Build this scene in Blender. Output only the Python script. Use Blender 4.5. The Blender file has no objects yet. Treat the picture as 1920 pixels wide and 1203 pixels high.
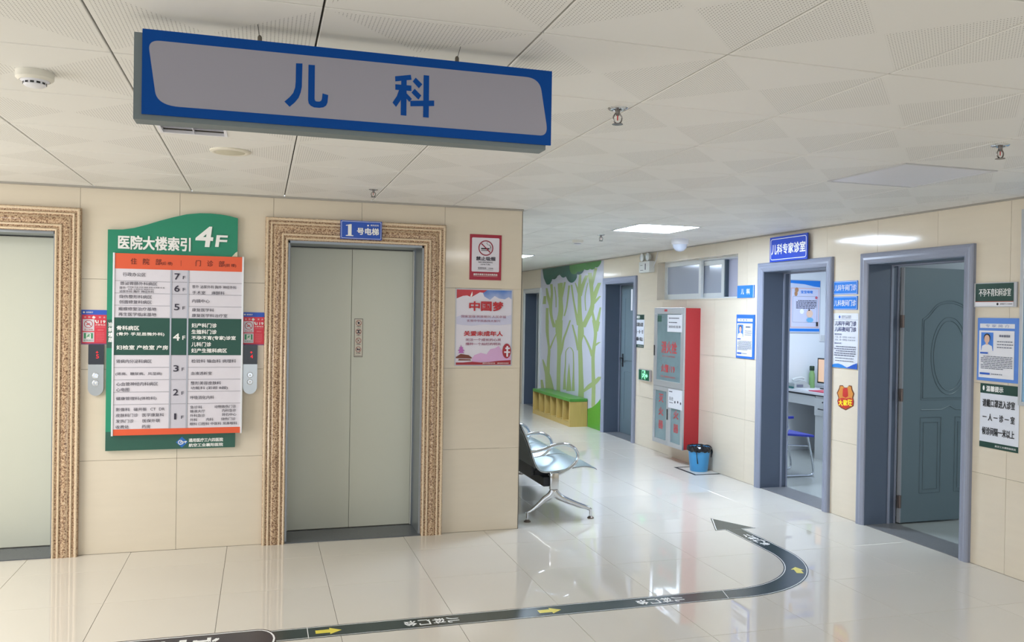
import bpy, bmesh, math, random
import numpy as np
from mathutils import Vector, Matrix
random.seed(4)
SC = bpy.context.scene
COL = SC.collection
PI = math.pi

# ------------------------------------------------------------------ camera
F_PX, YAW, PITCH, ROLL = 1568.3641, math.radians(16.7171), math.radians(-.4544), math.radians(.9186)
CAM = Vector((-1.8652, -5.9807, 1.6057))
H, R = 2.39, 2.688
fw = Vector((math.sin(YAW)*math.cos(PITCH), math.cos(YAW)*math.cos(PITCH), math.sin(PITCH)))
_rt = Vector((math.cos(YAW), -math.sin(YAW), 0)); _up = _rt.cross(fw)
rt = _rt*math.cos(ROLL) + _up*math.sin(ROLL); up = -_rt*math.sin(ROLL) + _up*math.cos(ROLL)
cd = bpy.data.cameras.new('camera'); cam = bpy.data.objects.new('camera', cd); COL.objects.link(cam)
m = Matrix((rt, up, -fw)).transposed().to_4x4(); m.translation = CAM
cam.matrix_world = m
cd.sensor_fit = 'HORIZONTAL'; cd.sensor_width = 36; cd.lens = 36*F_PX/1920; cd.clip_start = .05
SC.camera = cam

# ------------------------------------------------------------------ world, light, exposure
SC.view_settings.view_transform = 'Standard'; SC.view_settings.look = 'None'
SC.view_settings.gamma = 1; SC.view_settings.use_curve_mapping = False
SC.view_settings.exposure = 1.25
w = bpy.data.worlds.new('world'); SC.world = w; w.use_nodes = True
w.node_tree.nodes['Background'].inputs[0].default_value = (.86, .93, 1, 1)
w.node_tree.nodes['Background'].inputs[1].default_value = .85

def area(name, loc, rot, sx, sy, power, col):
    l = bpy.data.lights.new(name, 'AREA'); l.shape = 'RECTANGLE'; l.size = sx; l.size_y = sy
    l.energy = power; l.color = col
    o = bpy.data.objects.new(name, l); COL.objects.link(o); o.location = loc; o.rotation_euler = rot
    return o
# daylight through the window band in the hall's left wall, warm
area('window_daylight', (-6.3, -2.0, 1.35), (0, math.radians(-90), 0), 1.7, 4.2, 36, (1, .98, .94))
# ceiling lamps of the hall outside the picture
area('hall_lamp', (-4.4, -1.6, 2.36), (0, 0, 0), .6, 1.2, 17, (1, .98, .95))
area('hall_lamp_rear', (.6, -4.6, 2.36), (0, 0, 0), .6, 1.2, 11, (.97, .98, 1))
# lamps in the rooms behind the doors
area('clinic_lamp', (4.0, 1.5, 2.34), (0, 0, 0), 1.1, 1.1, 17, (.74, .87, 1))
area('consulting_lamp', (4.4, -1.9, 2.34), (0, 0, 0), .6, .6, 9, (.85, .98, 1))
area('far_corridor_lamp', (1.3, 8.2, 2.36), (0, 0, 0), .6, .6, 5, (.82, .92, 1))

# ------------------------------------------------------------------ materials
def lin(c):
    c = c/255
    return c/12.92 if c <= .04045 else ((c+.055)/1.055)**2.4
def S(r, g, b): return (lin(r), lin(g), lin(b), 1)
MATS = {}
def mat(name, rgb, rough=.5, metal=0, emit=0, spec=.5, noise=0, nscale=20, bump=0, coat=0, vary=0, stretch=None, rnoise=0):
    if name in MATS: return MATS[name]
    M = bpy.data.materials.new(name); M.use_nodes = True; N = M.node_tree.nodes; L = M.node_tree.links
    b = N['Principled BSDF']; c = S(*rgb)
    b.inputs['Base Color'].default_value = c; b.inputs['Roughness'].default_value = rough
    b.inputs['Metallic'].default_value = metal; b.inputs['Specular IOR Level'].default_value = spec
    b.inputs['Coat Weight'].default_value = coat; b.inputs['Coat Roughness'].default_value = .05
    if emit:
        b.inputs['Emission Color'].default_value = c; b.inputs['Emission Strength'].default_value = emit
    if noise or bump or vary or rnoise:
        tc = N.new('ShaderNodeTexCoord'); mp = N.new('ShaderNodeMapping'); L.new(tc.outputs['Object'], mp.inputs[0])
        if stretch: mp.inputs['Scale'].default_value = stretch
        nz = N.new('ShaderNodeTexNoise'); nz.inputs['Scale'].default_value = nscale; nz.inputs['Detail'].default_value = 5
        L.new(mp.outputs[0], nz.inputs[0])
        oi = N.new('ShaderNodeObjectInfo')
        if noise or vary:
            a = N.new('ShaderNodeMath'); a.operation = 'MULTIPLY_ADD'; L.new(nz.outputs[0], a.inputs[0]); a.inputs[1].default_value = noise*2; a.inputs[2].default_value = 1-noise
            v = N.new('ShaderNodeMath'); v.operation = 'MULTIPLY_ADD'; L.new(oi.outputs['Random'], v.inputs[0]); v.inputs[1].default_value = vary; L.new(a.outputs[0], v.inputs[2])
            mx = N.new('ShaderNodeVectorMath'); mx.operation = 'SCALE'; mx.inputs[0].default_value = c[:3]; L.new(v.outputs[0], mx.inputs['Scale'])
            L.new(mx.outputs[0], b.inputs['Base Color'])
        if bump:
            bp = N.new('ShaderNodeBump'); bp.inputs['Strength'].default_value = bump; bp.inputs['Distance'].default_value = .002
            L.new(nz.outputs[0], bp.inputs['Height']); L.new(bp.outputs[0], b.inputs['Normal'])
        if rnoise:
            q = N.new('ShaderNodeMath'); q.operation = 'MULTIPLY_ADD'; L.new(nz.outputs[0], q.inputs[0]); q.inputs[1].default_value = rnoise; q.inputs[2].default_value = rough
            L.new(q.outputs[0], b.inputs['Roughness'])
    MATS[name] = M
    return M

def granite():
    M = bpy.data.materials.new('speckled granite'); M.use_nodes = True; N = M.node_tree.nodes; L = M.node_tree.links
    b = N['Principled BSDF']; b.inputs['Roughness'].default_value = .16
    tc = N.new('ShaderNodeTexCoord')
    n1 = N.new('ShaderNodeTexNoise'); n1.inputs['Scale'].default_value = 110; n1.inputs['Detail'].default_value = 6; n1.inputs['Roughness'].default_value = .7
    n2 = N.new('ShaderNodeTexNoise'); n2.inputs['Scale'].default_value = 14
    L.new(tc.outputs['Object'], n1.inputs[0]); L.new(tc.outputs['Object'], n2.inputs[0])
    r = N.new('ShaderNodeValToRGB'); e = r.color_ramp.elements
    e[0].position = .38; e[0].color = S(104, 76, 60); e[1].position = .66; e[1].color = S(226, 204, 172)
    for p, c in ((.455, (146, 112, 86)), (.49, (190, 156, 124)), (.54, (208, 178, 144))):
        k = e.new(p); k.color = S(*c)
    L.new(n1.outputs[0], r.inputs[0])
    mx = N.new('ShaderNodeMixRGB'); mx.blend_type = 'MULTIPLY'; mx.inputs[0].default_value = .2
    L.new(r.outputs[0], mx.inputs[1]); L.new(n2.outputs[0], mx.inputs[2]); L.new(mx.outputs[0], b.inputs['Base Color'])
    return M
GRANITE = granite()
RIDGE_HL = mat('granite ridge highlight', (218, 196, 166), .12, noise=.35, nscale=120)  # lighter granite tone, paints the polish highlights along the surround ridges

def perforated(name, swap):
    M = bpy.data.materials.new(name); M.use_nodes = True; N = M.node_tree.nodes; L = M.node_tree.links
    b = N['Principled BSDF']; b.inputs['Roughness'].default_value = .5; b.inputs['Specular IOR Level'].default_value = .3
    tc = N.new('ShaderNodeTexCoord'); sp = N.new('ShaderNodeSeparateXYZ'); L.new(tc.outputs['Object'], sp.inputs[0])
    def mth(op, a, bb=None, c=None):
        n = N.new('ShaderNodeMath'); n.operation = op
        for i, v in enumerate((a, bb, c)):
            if v is None: continue
            if isinstance(v, (int, float)): n.inputs[i].default_value = v
            else: L.new(v, n.inputs[i])
        return n.outputs[0]
    x, y = sp.outputs[0], sp.outputs[1]
    ax, ay = mth('ABSOLUTE', x), mth('ABSOLUTE', y)
    if swap: ax, ay = ay, ax
    p = .0109
    fx = mth('SUBTRACT', mth('FRACT', mth('MULTIPLY', x, 1/p)), .5); fy = mth('SUBTRACT', mth('FRACT', mth('MULTIPLY', y, 1/p)), .5)
    r2 = mth('ADD', mth('MULTIPLY', fx, fx), mth('MULTIPLY', fy, fy))
    dot = mth('LESS_THAN', r2, .025)
    tri = mth('GREATER_THAN', ax, mth('ADD', ay, .012)); edge = mth('LESS_THAN', ax, .283)
    k = mth('MULTIPLY', dot, mth('MULTIPLY', tri, edge))
    mx = N.new('ShaderNodeMixRGB'); L.new(k, mx.inputs[0])
    mx.inputs[1].default_value = S(232, 230, 225); mx.inputs[2].default_value = S(108, 102, 96)
    L.new(mx.outputs[0], b.inputs['Base Color'])
    return M
CEIL = perforated('perforated ceiling panel', False); CEIL2 = perforated('perforated ceiling panel turned', True)

WALLT = mat('beige wall tile', (222, 211, 192), .09, spec=.45, noise=.035, nscale=3, vary=.03, stretch=(1, 1, 8), bump=.04)
FLOORT = mat('polished floor tile', (218, 212, 201), .014, spec=.62, noise=.02, nscale=2.5, vary=.03)
GROUT = mat('grout', (120, 108, 92), .8)
WHITEW = mat('white plaster', (226, 230, 236), .7)
GREYD = mat('grey lacquered casing', (146, 152, 170), .3, noise=.02, nscale=60)
GREYD2 = mat('grey door lacquer', (104, 120, 128), .38)
GREYR = mat('grey jamb lacquer', (90, 101, 119), .35)
CHROME = mat('polished chrome', (205, 208, 212), .12, 1)
STEEL = mat('brushed steel', (186, 190, 192), .3, 1)
STEELD = mat('brushed jamb steel', (150, 156, 162), .35, .8)
ALU = mat('aluminium frame', (196, 198, 202), .35, .6)
WHITE = mat('white print', (232, 232, 238), .4)
BLACK = mat('black', (22, 22, 26), .35)
LIFT = mat('lift door enamel', (206, 208, 194), .3, noise=.03, nscale=300, bump=.05)
DSTONE = mat('dark sill stone', (88, 92, 98), .25, noise=.12, nscale=90)
TSTONE = mat('grey threshold stone', (120, 120, 122), .3, noise=.22, nscale=70)
PVC = mat('white window profile', (222, 226, 226), .35)
INK = mat('dark ink', (48, 44, 62), .5)
WINK = mat('white lettering', (246, 246, 244), .4)
RED = mat('red print', (196, 40, 48), .45)
BLUE = mat('blue print', (30, 88, 190), .4)
SKYB = mat('bright blue print', (20, 122, 220), .35)
GREYINK = mat('grey ink', (112, 116, 134), .5)

# ------------------------------------------------------------------ helpers
class Basis:
    def __init__(s, o, eu, ev, en): s.o, s.u, s.v, s.n = Vector(o), Vector(eu), Vector(ev), Vector(en)
    def P(s, u, v, d=0): return s.o + s.u*u + s.v*v + s.n*d
    def uv(s, px, py, d=0):           # photograph measurement -> point of this plane
        ray = fw + rt*((px-960)/F_PX) - up*((py-601.5)/F_PX)
        q = s.o + s.n*d; t = (q-CAM).dot(s.n)/ray.dot(s.n); h = CAM + ray*t - s.o
        return h.dot(s.u), h.dot(s.v)
W = Basis((0, 0, 0), (1, 0, 0), (0, 0, 1), (0, -1, 0))          # lift wall, u = X
RW = Basis((R, 0, 0), (0, -1, 0), (0, 0, 1), (-1, 0, 0))        # right wall, u = -Y
FL = Basis((0, 0, 0), (1, 0, 0), (0, 1, 0), (0, 0, 1))
CE = Basis((0, 0, H), (1, 0, 0), (0, 1, 0), (0, 0, -1))
def planeY(y): return Basis((0, y, 0), (1, 0, 0), (0, 0, 1), (0, -1, 0))
def planeX(x): return Basis((x, 0, 0), (0, -1, 0), (0, 0, 1), (-1, 0, 0))

_names = {}
def obj(name, bm, m, parent=None, loc=None, smooth=False, fix=True):
    if fix: bmesh.ops.recalc_face_normals(bm, faces=bm.faces)
    me = bpy.data.meshes.new(name)
    L0 = Vector(loc) if loc is not None else (parent['_w'] if parent is not None and '_w' in parent else Vector((0, 0, 0)))
    L0 = Vector(L0)
    bmesh.ops.translate(bm, verts=bm.verts, vec=-L0)
    bm.to_mesh(me); bm.free()
    if smooth:
        for p in me.polygons: p.use_smooth = True
    me.materials.append(m)
    o = bpy.data.objects.new(name, me); COL.objects.link(o)
    if parent is not None:
        o.parent = parent
        if loc is not None: o.location = L0 - Vector(parent['_w'])
    else: o.location = L0
    o['_w'] = L0
    return o
def smooth_by_angle(o, ang=40):
    me = o.data
    bm = bmesh.new(); bm.from_mesh(me)
    for f in bm.faces: f.smooth = True
    for e in bm.edges:
        if len(e.link_faces) == 2 and e.calc_face_angle(0) > math.radians(ang): e.smooth = False
    bm.to_mesh(me); bm.free()
    return o
def thing(name, label, cat, loc=(0, 0, 0), group=None):
    o = bpy.data.objects.new(name, None); COL.objects.link(o); o.location = loc; o.empty_display_size = .05
    o['label'] = label; o['category'] = cat; o['_w'] = Vector(loc)
    if group: o['group'] = group
    return o
def tag(o, label, cat, group=None):
    o['label'] = label; o['category'] = cat
    if group: o['group'] = group
    return o
def struct(name, loc=(0, 0, 0)):
    o = bpy.data.objects.new(name, None); COL.objects.link(o); o.location = loc; o['kind'] = 'structure'; o['_w'] = Vector(loc)
    return o
def NB(): return bmesh.new()
def box(bm, a, b, bev=0):
    a, b = Vector(a), Vector(b); lo = Vector(map(min, a, b)); hi = Vector(map(max, a, b))
    r = bmesh.ops.create_cube(bm, size=1)
    bmesh.ops.scale(bm, verts=r['verts'], vec=hi-lo); bmesh.ops.translate(bm, verts=r['verts'], vec=(lo+hi)/2)
    if bev:
        es = {e for v in r['verts'] for e in v.link_edges}
        bmesh.ops.bevel(bm, geom=list(es), offset=bev, segments=2, affect='EDGES', profile=.6)
    return bm
def rect(bm, B, u0, v0, u1, v1, d0, d1, bev=0): return box(bm, B.P(u0, v0, d0), B.P(u1, v1, d1), bev)
def flat(bm, B, pts, d):
    bm.faces.new([bm.verts.new(B.P(u, v, d)) for u, v in pts]); return bm
def prism(bm, B, pts, d0, d1):
    a = [bm.verts.new(B.P(u, v, d0)) for u, v in pts]; b = [bm.verts.new(B.P(u, v, d1)) for u, v in pts]
    n = len(pts); bm.faces.new(a[::-1]); bm.faces.new(b)
    for i in range(n): bm.faces.new((a[i], a[(i+1) % n], b[(i+1) % n], b[i]))
    return bm
def cyl(bm, p, q, r1, r2=None, seg=20, caps=True):
    p, q = Vector(p), Vector(q); r2 = r1 if r2 is None else r2
    d = q-p; rot = d.to_track_quat('Z', 'Y').to_matrix().to_4x4()
    bmesh.ops.create_cone(bm, cap_ends=caps, segments=seg, radius1=r1, radius2=r2, depth=d.length, matrix=Matrix.Translation((p+q)/2) @ rot)
    return bm
def lathe(bm, c, prof, seg=32, axis=(0, 0, 1)):
    c = Vector(c); rot = Vector(axis).to_track_quat('Z', 'Y').to_matrix(); rings = []
    for r, z in prof:
        if r < 1e-6: rings.append([bm.verts.new(c + rot @ Vector((0, 0, z)))])
        else: rings.append([bm.verts.new(c + rot @ Vector((r*math.cos(2*PI*i/seg), r*math.sin(2*PI*i/seg), z))) for i in range(seg)])
    for A, Bq in zip(rings, rings[1:]):
        for i in range(seg):
            j = (i+1) % seg
            if len(A) == 1 and len(Bq) == 1: continue
            if len(A) == 1: bm.faces.new((A[0], Bq[j], Bq[i]))
            elif len(Bq) == 1: bm.faces.new((A[i], A[j], Bq[0]))
            else: bm.faces.new((A[i], A[j], Bq[j], Bq[i]))
    return bm
def tube(bm, pts, r, seg=12, closed=False, flatten=None):
    pts = [Vector(p) for p in pts]; n = len(pts); rings = []; prev = None
    for i, p in enumerate(pts):
        if closed: t = (pts[(i+1) % n]-pts[i-1]).normalized()
        else: t = (pts[min(i+1, n-1)]-pts[max(i-1, 0)]).normalized()
        if prev is None:
            a = Vector((0, 0, 1)) if abs(t.z) < .9 else Vector((1, 0, 0)); x = t.cross(a).normalized()
        else: x = (prev - t*prev.dot(t)).normalized()
        prev = x; y = t.cross(x); rr = r[i] if isinstance(r, (list, tuple)) else r
        rx, ry = (rr, rr) if flatten is None else (rr*flatten[0], rr*flatten[1])
        rings.append([bm.verts.new(p + x*rx*math.cos(2*PI*k/seg) + y*ry*math.sin(2*PI*k/seg)) for k in range(seg)])
    for i in range(n if closed else n-1):
        A, Bq = rings[i], rings[(i+1) % n]
        for k in range(seg): bm.faces.new((A[k], A[(k+1) % seg], Bq[(k+1) % seg], Bq[k]))
    if not closed: bm.faces.new(rings[0][::-1]); bm.faces.new(rings[-1])
    return bm
def spline(pts, n=8):
    pts = [Vector(p) for p in pts]; out = []
    for i in range(len(pts)-1):
        p0, p1, p2, p3 = pts[max(i-1, 0)], pts[i], pts[i+1], pts[min(i+2, len(pts)-1)]
        for k in range(n):
            t = k/n
            out.append(.5*((2*p1)+(p2-p0)*t+(2*p0-5*p1+4*p2-p3)*t*t+(3*p1-p0-3*p2+p3)*t**3))
    out.append(pts[-1]); return out
def circle(u, v, ru, rv=None, n=28, a0=0, a1=2*PI):
    rv = ru if rv is None else rv
    k = n if abs(a1-a0-2*PI) < 1e-6 else n+1
    return [(u+ru*math.cos(a0+(a1-a0)*i/n), v+rv*math.sin(a0+(a1-a0)*i/n)) for i in range(k)]
def rrect(u0, v0, u1, v1, r, n=5):
    o = []
    for cx, cy, a in ((u1-r, v1-r, 0), (u0+r, v1-r, PI/2), (u0+r, v0+r, PI), (u1-r, v0+r, 1.5*PI)):
        o += [(cx+r*math.cos(a+PI/2*i/n), cy+r*math.sin(a+PI/2*i/n)) for i in range(n+1)]
    return o
def stroke(bm, B, pts, wd, d, closed=False):
    n = len(pts); L = []; Rr = []
    for i in range(n):
        a = pts[(i-1) % n] if closed else pts[max(i-1, 0)]; b = pts[(i+1) % n] if closed else pts[min(i+1, n-1)]
        t = Vector((b[0]-a[0], b[1]-a[1])).normalized(); w_ = wd[i] if isinstance(wd, (list, tuple)) else wd
        nx, ny = -t.y*w_/2, t.x*w_/2
        L.append(bm.verts.new(B.P(pts[i][0]+nx, pts[i][1]+ny, d))); Rr.append(bm.verts.new(B.P(pts[i][0]-nx, pts[i][1]-ny, d)))
    for i in range(n if closed else n-1):
        j = (i+1) % n; bm.faces.new((L[i], L[j], Rr[j], Rr[i]))
    return bm
def frame_sweep(bm, B, u0, u1, v0, v1, prof):
    """profile (t from the outer edge inwards, d off the wall) swept up one side, over the top and down the other"""
    rows = []
    for t, d in prof:
        rows.append([bm.verts.new(B.P(*q, d)) for q in ((u0+t, v0), (u0+t, v1-t), (u1-t, v1-t), (u1-t, v0))])
    for A, C_ in zip(rows, rows[1:]):
        for i in range(3): bm.faces.new((A[i], A[i+1], C_[i+1], C_[i]))
    for i in (0, 3): 
        try: bm.faces.new([r[i] for r in rows])
        except ValueError: pass
    return bm

# text: Blender's own built-in font (with its bundled fallback glyphs) turned into mesh
_T = {}
def glyphs(s, bold):
    k = (s, bold)
    if k in _T: return _T[k]
    c = bpy.data.curves.new('lettering', 'FONT'); c.body = s; c.size = 1; c.resolution_u = 3; c.offset = bold; c.fill_mode = 'FRONT'
    o = bpy.data.objects.new('lettering', c); COL.objects.link(o)
    dg = bpy.context.evaluated_depsgraph_get(); e = o.evaluated_get(dg); me = e.to_mesh()
    vs = np.array([v.co[:2] for v in me.vertices]) if len(me.vertices) else np.zeros((0, 2)); fs = [tuple(p.vertices) for p in me.polygons]
    e.to_mesh_clear(); bpy.data.objects.remove(o); bpy.data.curves.remove(c)
    if len(vs): 
        lo, hi = vs.min(0), vs.max(0); vs = (vs-lo)/np.maximum(hi-lo, 1e-6)
        asp = (hi-lo)[0]/max((hi-lo)[1], 1e-6)
    else: asp = 1
    _T[k] = (vs, fs, asp); return _T[k]
def text(bm, B, s, u0, v0, u1, v1, d, bold=.012, rot=0, thick=0):
    vs, fs, asp = glyphs(s, 0)
    w_ = bold*abs(v1-v0)*(asp > .3)*.9; first = len(bm.faces)
    sh = [(0, 0)] if bold < .008 else ([(-w_, 0), (w_, 0)] if bold < .02 else [(-w_, -w_), (w_, -w_), (-w_, w_), (w_, w_)])
    for ci, (sx, sy) in enumerate(sh):
        V = []; dd = d+.00006*ci
        for a, b in vs:
            if rot == -1: p = (u0+(u1-u0)*b, v1-(v1-v0)*a)      # turned a quarter clockwise
            else: p = (u0+(u1-u0)*a, v0+(v1-v0)*b)
            V.append(bm.verts.new(B.P(p[0]+sx, p[1]+sy, dd)))
        nf = []
        for f in fs:
            try: nf.append(bm.faces.new([V[i] for i in f]))
            except ValueError: pass
        if thick:
            g = bmesh.ops.extrude_face_region(bm, geom=nf)
            bmesh.ops.translate(bm, verts=[v for v in g['geom'] if isinstance(v, bmesh.types.BMVert)], vec=B.n*thick)
    return bm

class Sign:
    """a board on a plane; prints are laid on it in fractions of its width and height (b runs down)"""
    def __init__(s, name, label, cat, B, u0, v0, u1, v1, d0=.001, d1=.006, base=WHITE, part='board', group=None, bev=0):
        s.B, s.u0, s.v0, s.u1, s.v1, s.d = B, u0, v0, u1, v1, d1
        s.t = thing(name, label, cat, B.P((u0+u1)/2, v0, d0), group)
        obj(part, rect(NB(), B, u0, v0, u1, v1, d0, d1, bev), base, s.t)
        s.layers = {}; s.n = 0
    def q(s, a, b): return s.u0+a*(s.u1-s.u0), s.v1-b*(s.v1-s.v0)
    def get(s, name, m):
        k = (name, m.name)
        if k not in s.layers: s.n += 1; s.layers[k] = [NB(), m, s.d+.0006*s.n, 0]
        e = s.layers[k]; e[3] = (e[3]+1) % 24
        return e[0], e[1], e[2]+.00001*e[3]
    def r(s, name, m, a0, b0, a1, b1, rad=0):
        bm, _, d = s.get(name, m); p, q = s.q(a0, b1), s.q(a1, b0)
        flat(bm, s.B, rrect(*p, *q, rad) if rad else [p, (q[0], p[1]), q, (p[0], q[1])], d)
    def t_(s, name, m, txt, a0, b0, a1, b1, bold=.012, fit=False):
        bm, _, d = s.get(name, m); p, q = s.q(a0, b1), s.q(a1, b0)
        u1 = q[0]
        if fit: u1 = p[0] + (q[1]-p[1])*glyphs(txt, bold)[2]
        obj(name, text(NB(), s.B, txt, p[0], p[1], u1, q[1], d, bold), m, s.t, fix=False)
    def c(s, name, m, txt, a0, a1, bc, h, bold=.012): s.t_(name, m, txt, a0, bc-h/2, a1, bc+h/2, bold)
    def poly(s, name, m, pts):
        bm, _, d = s.get(name, m); flat(bm, s.B, [s.q(*p) for p in pts], d)
    def line(s, name, m, pts, wd, closed=False):
        bm, _, d = s.get(name, m); stroke(bm, s.B, [s.q(*p) for p in pts], wd, d, closed)
    def ring(s, name, m, a, b, r, wd):
        u, v = s.q(a, b); bm, _, d = s.get(name, m); stroke(bm, s.B, circle(u, v, r), wd, d, True)
    def disc(s, name, m, a, b, r, rv=None):
        u, v = s.q(a, b); bm, _, d = s.get(name, m); flat(bm, s.B, circle(u, v, r, rv), d)
    def dashes(s, name, m, a0, b0, a1, b1, n, h, seed=1, para=()):
        rnd = random.Random(seed)
        for i in range(n):
            b = b0+(b1-b0)*(i/max(1, n-1)); x = a0 + (.06 if i in para else 0); end = a1 - (rnd.random()*.3*(a1-a0) if i == n-1 or rnd.random() < .2 else 0)
            while x < end-.01:
                wd = min((.03+.05*rnd.random())*(a1-a0)*2, end-x); s.r(name, m, x, b-h/2, x+wd, b+h/2); x += wd+.012
    def done(s, frame=None):
        for (nm, _), (bm, m, d, _c) in s.layers.items():
            if not len(bm.faces): bm.free(); continue
            seen = set(); isl = []
            for f in bm.faces:
                if f in seen: continue
                st = [f]; seen.add(f); cur = []
                while st:
                    g = st.pop(); cur.append(g)
                    for v in g.verts:
                        for h in v.link_faces:
                            if h not in seen: seen.add(h); st.append(h)
                isl.append(cur)
            if 1 < len(isl) <= 6 and not any(k in nm for k in ('lettering', 'print', 'numeral', 'caption', 'rul', 'cigar', 'figure', 'man')):
                for cur in isl:
                    nb = NB(); mp_ = {}
                    for g in cur:
                        for v in g.verts:
                            if v not in mp_: mp_[v] = nb.verts.new(v.co)
                        nb.faces.new([mp_[v] for v in g.verts])
                    obj(nm, nb, m, s.t, fix=False)
                bm.free()
            else: obj(nm, bm, m, s.t, fix=False)
        return s.t

# ------------------------------------------------------------------ tiled surfaces
def cells(us, vs, holes):
    for i in range(len(us)-1):
        for j in range(len(vs)-1):
            a0, a1, b0, b1 = us[i], us[i+1], vs[j], vs[j+1]
            xs = sorted({a0, a1} | {h[k] for h in holes for k in (0, 2) if a0 < h[k] < a1 and h[1] < b1 and h[3] > b0})
            ys = sorted({b0, b1} | {h[k] for h in holes for k in (1, 3) if b0 < h[k] < b1 and h[0] < a1 and h[2] > a0})
            out = []
            for x0, x1 in zip(xs, xs[1:]):
                for y0, y1 in zip(ys, ys[1:]):
                    cx, cy = (x0+x1)/2, (y0+y1)/2
                    if not any(h[0] < cx < h[2] and h[1] < cy < h[3] for h in holes): out.append((x0, y0, x1, y1))
            if out: yield (a0, b0, a1, b1), out
def slab_piece(bm, B, u0, v0, u1, v1, d0, d1, ch):
    """open-backed slab with a chamfered rim"""
    o = [bm.verts.new(B.P(u, v, d0)) for u, v in ((u0, v0), (u1, v0), (u1, v1), (u0, v1))]
    a = [bm.verts.new(B.P(u, v, d1-ch)) for u, v in ((u0, v0), (u1, v0), (u1, v1), (u0, v1))]
    b = [bm.verts.new(B.P(u, v, d1)) for u, v in ((u0+ch, v0+ch), (u1-ch, v0+ch), (u1-ch, v1-ch), (u0+ch, v1-ch))]
    for i in range(4):
        j = (i+1) % 4; bm.faces.new((o[i], o[j], a[j], a[i])); bm.faces.new((a[i], a[j], b[j], b[i]))
    bm.faces.new(b)
_MC = {}
def tile_field(parent, B, us, vs, holes, name, m, gap=.002, d0=-.01, d1=0, ch=.0006, pick=None):
    for cell, rs in cells(us, vs, holes):
        a0, b0, a1, b1 = cell; mm = pick(cell) if pick else m
        if mm is None: continue
        cu, cv = (a0+a1)/2, (b0+b1)/2
        key = (tuple(B.u), tuple(B.n), mm.name, round(a1-a0, 4), round(b1-b0, 4)) if len(rs) == 1 and rs[0] == cell else None
        wl = B.P(cu, cv, 0)
        if key and key in _MC:
            o = bpy.data.objects.new(name, _MC[key]); COL.objects.link(o); o.parent = parent; o.location = wl-Vector(parent['_w']); continue
        bm = NB()
        for x0, y0, x1, y1 in rs:
            g = gap/2
            slab_piece(bm, B, x0+(g if x0 == a0 else 0), y0+(g if y0 == b0 else 0), x1-(g if x1 == a1 else 0), y1-(g if y1 == b1 else 0), d0, d1, ch if len(rs) == 1 else 0)
        o = obj(name, bm, mm, parent, loc=wl)
        if key: _MC[key] = o.data
def seq(a, step, lo, hi):
    k = math.ceil((lo-a)/step+1e-6); out = [lo]
    while a+k*step < hi-1e-4: out.append(round(a+k*step, 5)); k += 1
    return out+[hi]

# ------------------------------------------------------------------ the setting
XL, YB, YE = -6.4, -9.0, 11.0
fl = struct('floor')
obj('screed', box(NB(), (XL, YB, -.12), (R+.28, .3, -.009)), GROUT, fl)
obj('corridor_screed', box(NB(), (-.02, .3, -.12), (R+.3, YE, -.009)), GROUT, fl)
obj('front_paving', rect(NB(), FL, XL, YB, R, -3.4855, -.008, 0), FLOORT, fl)
obj('corridor_paving', rect(NB(), FL, 0, 6.4347, R, YE, -.008, 0), FLOORT, fl)
obj('left_paving', rect(NB(), FL, XL, -3.4855, -4.4639, 0, -.008, 0), FLOORT, fl)
colsF = [round(-.2639+.6*k, 4) for k in range(-7, 5)]+[R]
rowsF = [round(-.3853-.62*k, 4) for k in range(5, -1, -1)]+[0]
tile_field(fl, FL, colsF, rowsF, [], 'floor_tile', FLOORT, gap=.0022, d0=-.008)
tile_field(fl, FL, [0]+[c for c in colsF if c > 0.01], [0]+[round(-.3853+.62*k, 4) for k in range(1, 12)], [], 'floor_tile', FLOORT, gap=.0022, d0=-.008)
# room floors behind the right wall
obj('clinic_paving', rect(NB(), FL, R+.27, -3, 5.6, 4, -.05, 0), mat('room floor', (176, 180, 178), .12), fl)

ce = struct('ceiling')
XS = [-4.1, -3.505, -2.91, -2.315, -1.72, -1.125, -.54, .04, .62, 1.2, 1.785, 2.37, R]
YS = [round(-3.763+.609*k, 4) for k in range(-2, 15)]
VOID = mat('ceiling void', (58, 54, 48), .9)
obj('ceiling_void', box(NB(), (XL, YB, H+.012), (R+.3, .0, H+.12)), VOID, ce)
obj('ceiling_void_corridor', box(NB(), (-.15, 0, H+.012), (R+.3, YE, H+.12)), VOID, ce)
PLAINC = mat('plain ceiling', (228, 226, 220), .5)
yN = YS[-1]
obj('ceiling_sheet', rect(NB(), CE, 0, yN, R, YE, -.012, 0), PLAINC, ce)
obj('ceiling_sheet', rect(NB(), CE, XL, YB, R, YS[0], -.012, 0), PLAINC, ce)
obj('ceiling_sheet', rect(NB(), CE, XL, YS[0], XS[0], 0, -.012, 0), PLAINC, ce)
def pickc(c):
    cx, cy = (c[0]+c[2])/2, (c[1]+c[3])/2
    if abs(cx-1.49) < .05 and abs(cy-.805) < .1: return None        # lit lamp panel
    if abs(cx-1.49) < .05 and abs(cy+2.24) < .1: return None        # unlit lamp panel
    return CEIL2 if abs(cx+1.42) < .05 and abs(cy+3.46) < .1 else CEIL
hc = [(-6.5, 0, 0, 12), (-2.3, -2.5, -2.02, -1.972)]
ys2 = sorted(set(YS)|{0.0})
tile_field(ce, CE, XS, YS, hc, 'ceiling_panel', CEIL, gap=.006, d0=-.012, ch=.002, pick=pickc)
TR = mat('metal edge trim', (168, 164, 156), .4, .3)
t1 = struct('trim_1'); b = NB(); box(b, (XL, -.022, H-.012), (.002, 0, H)); obj('edge_trim', b, TR, t1)
t2 = struct('trim_2'); b = NB(); box(b, (R-.022, YB, H-.01), (R, YE, H)); obj('edge_trim', b, TR, t2)
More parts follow.
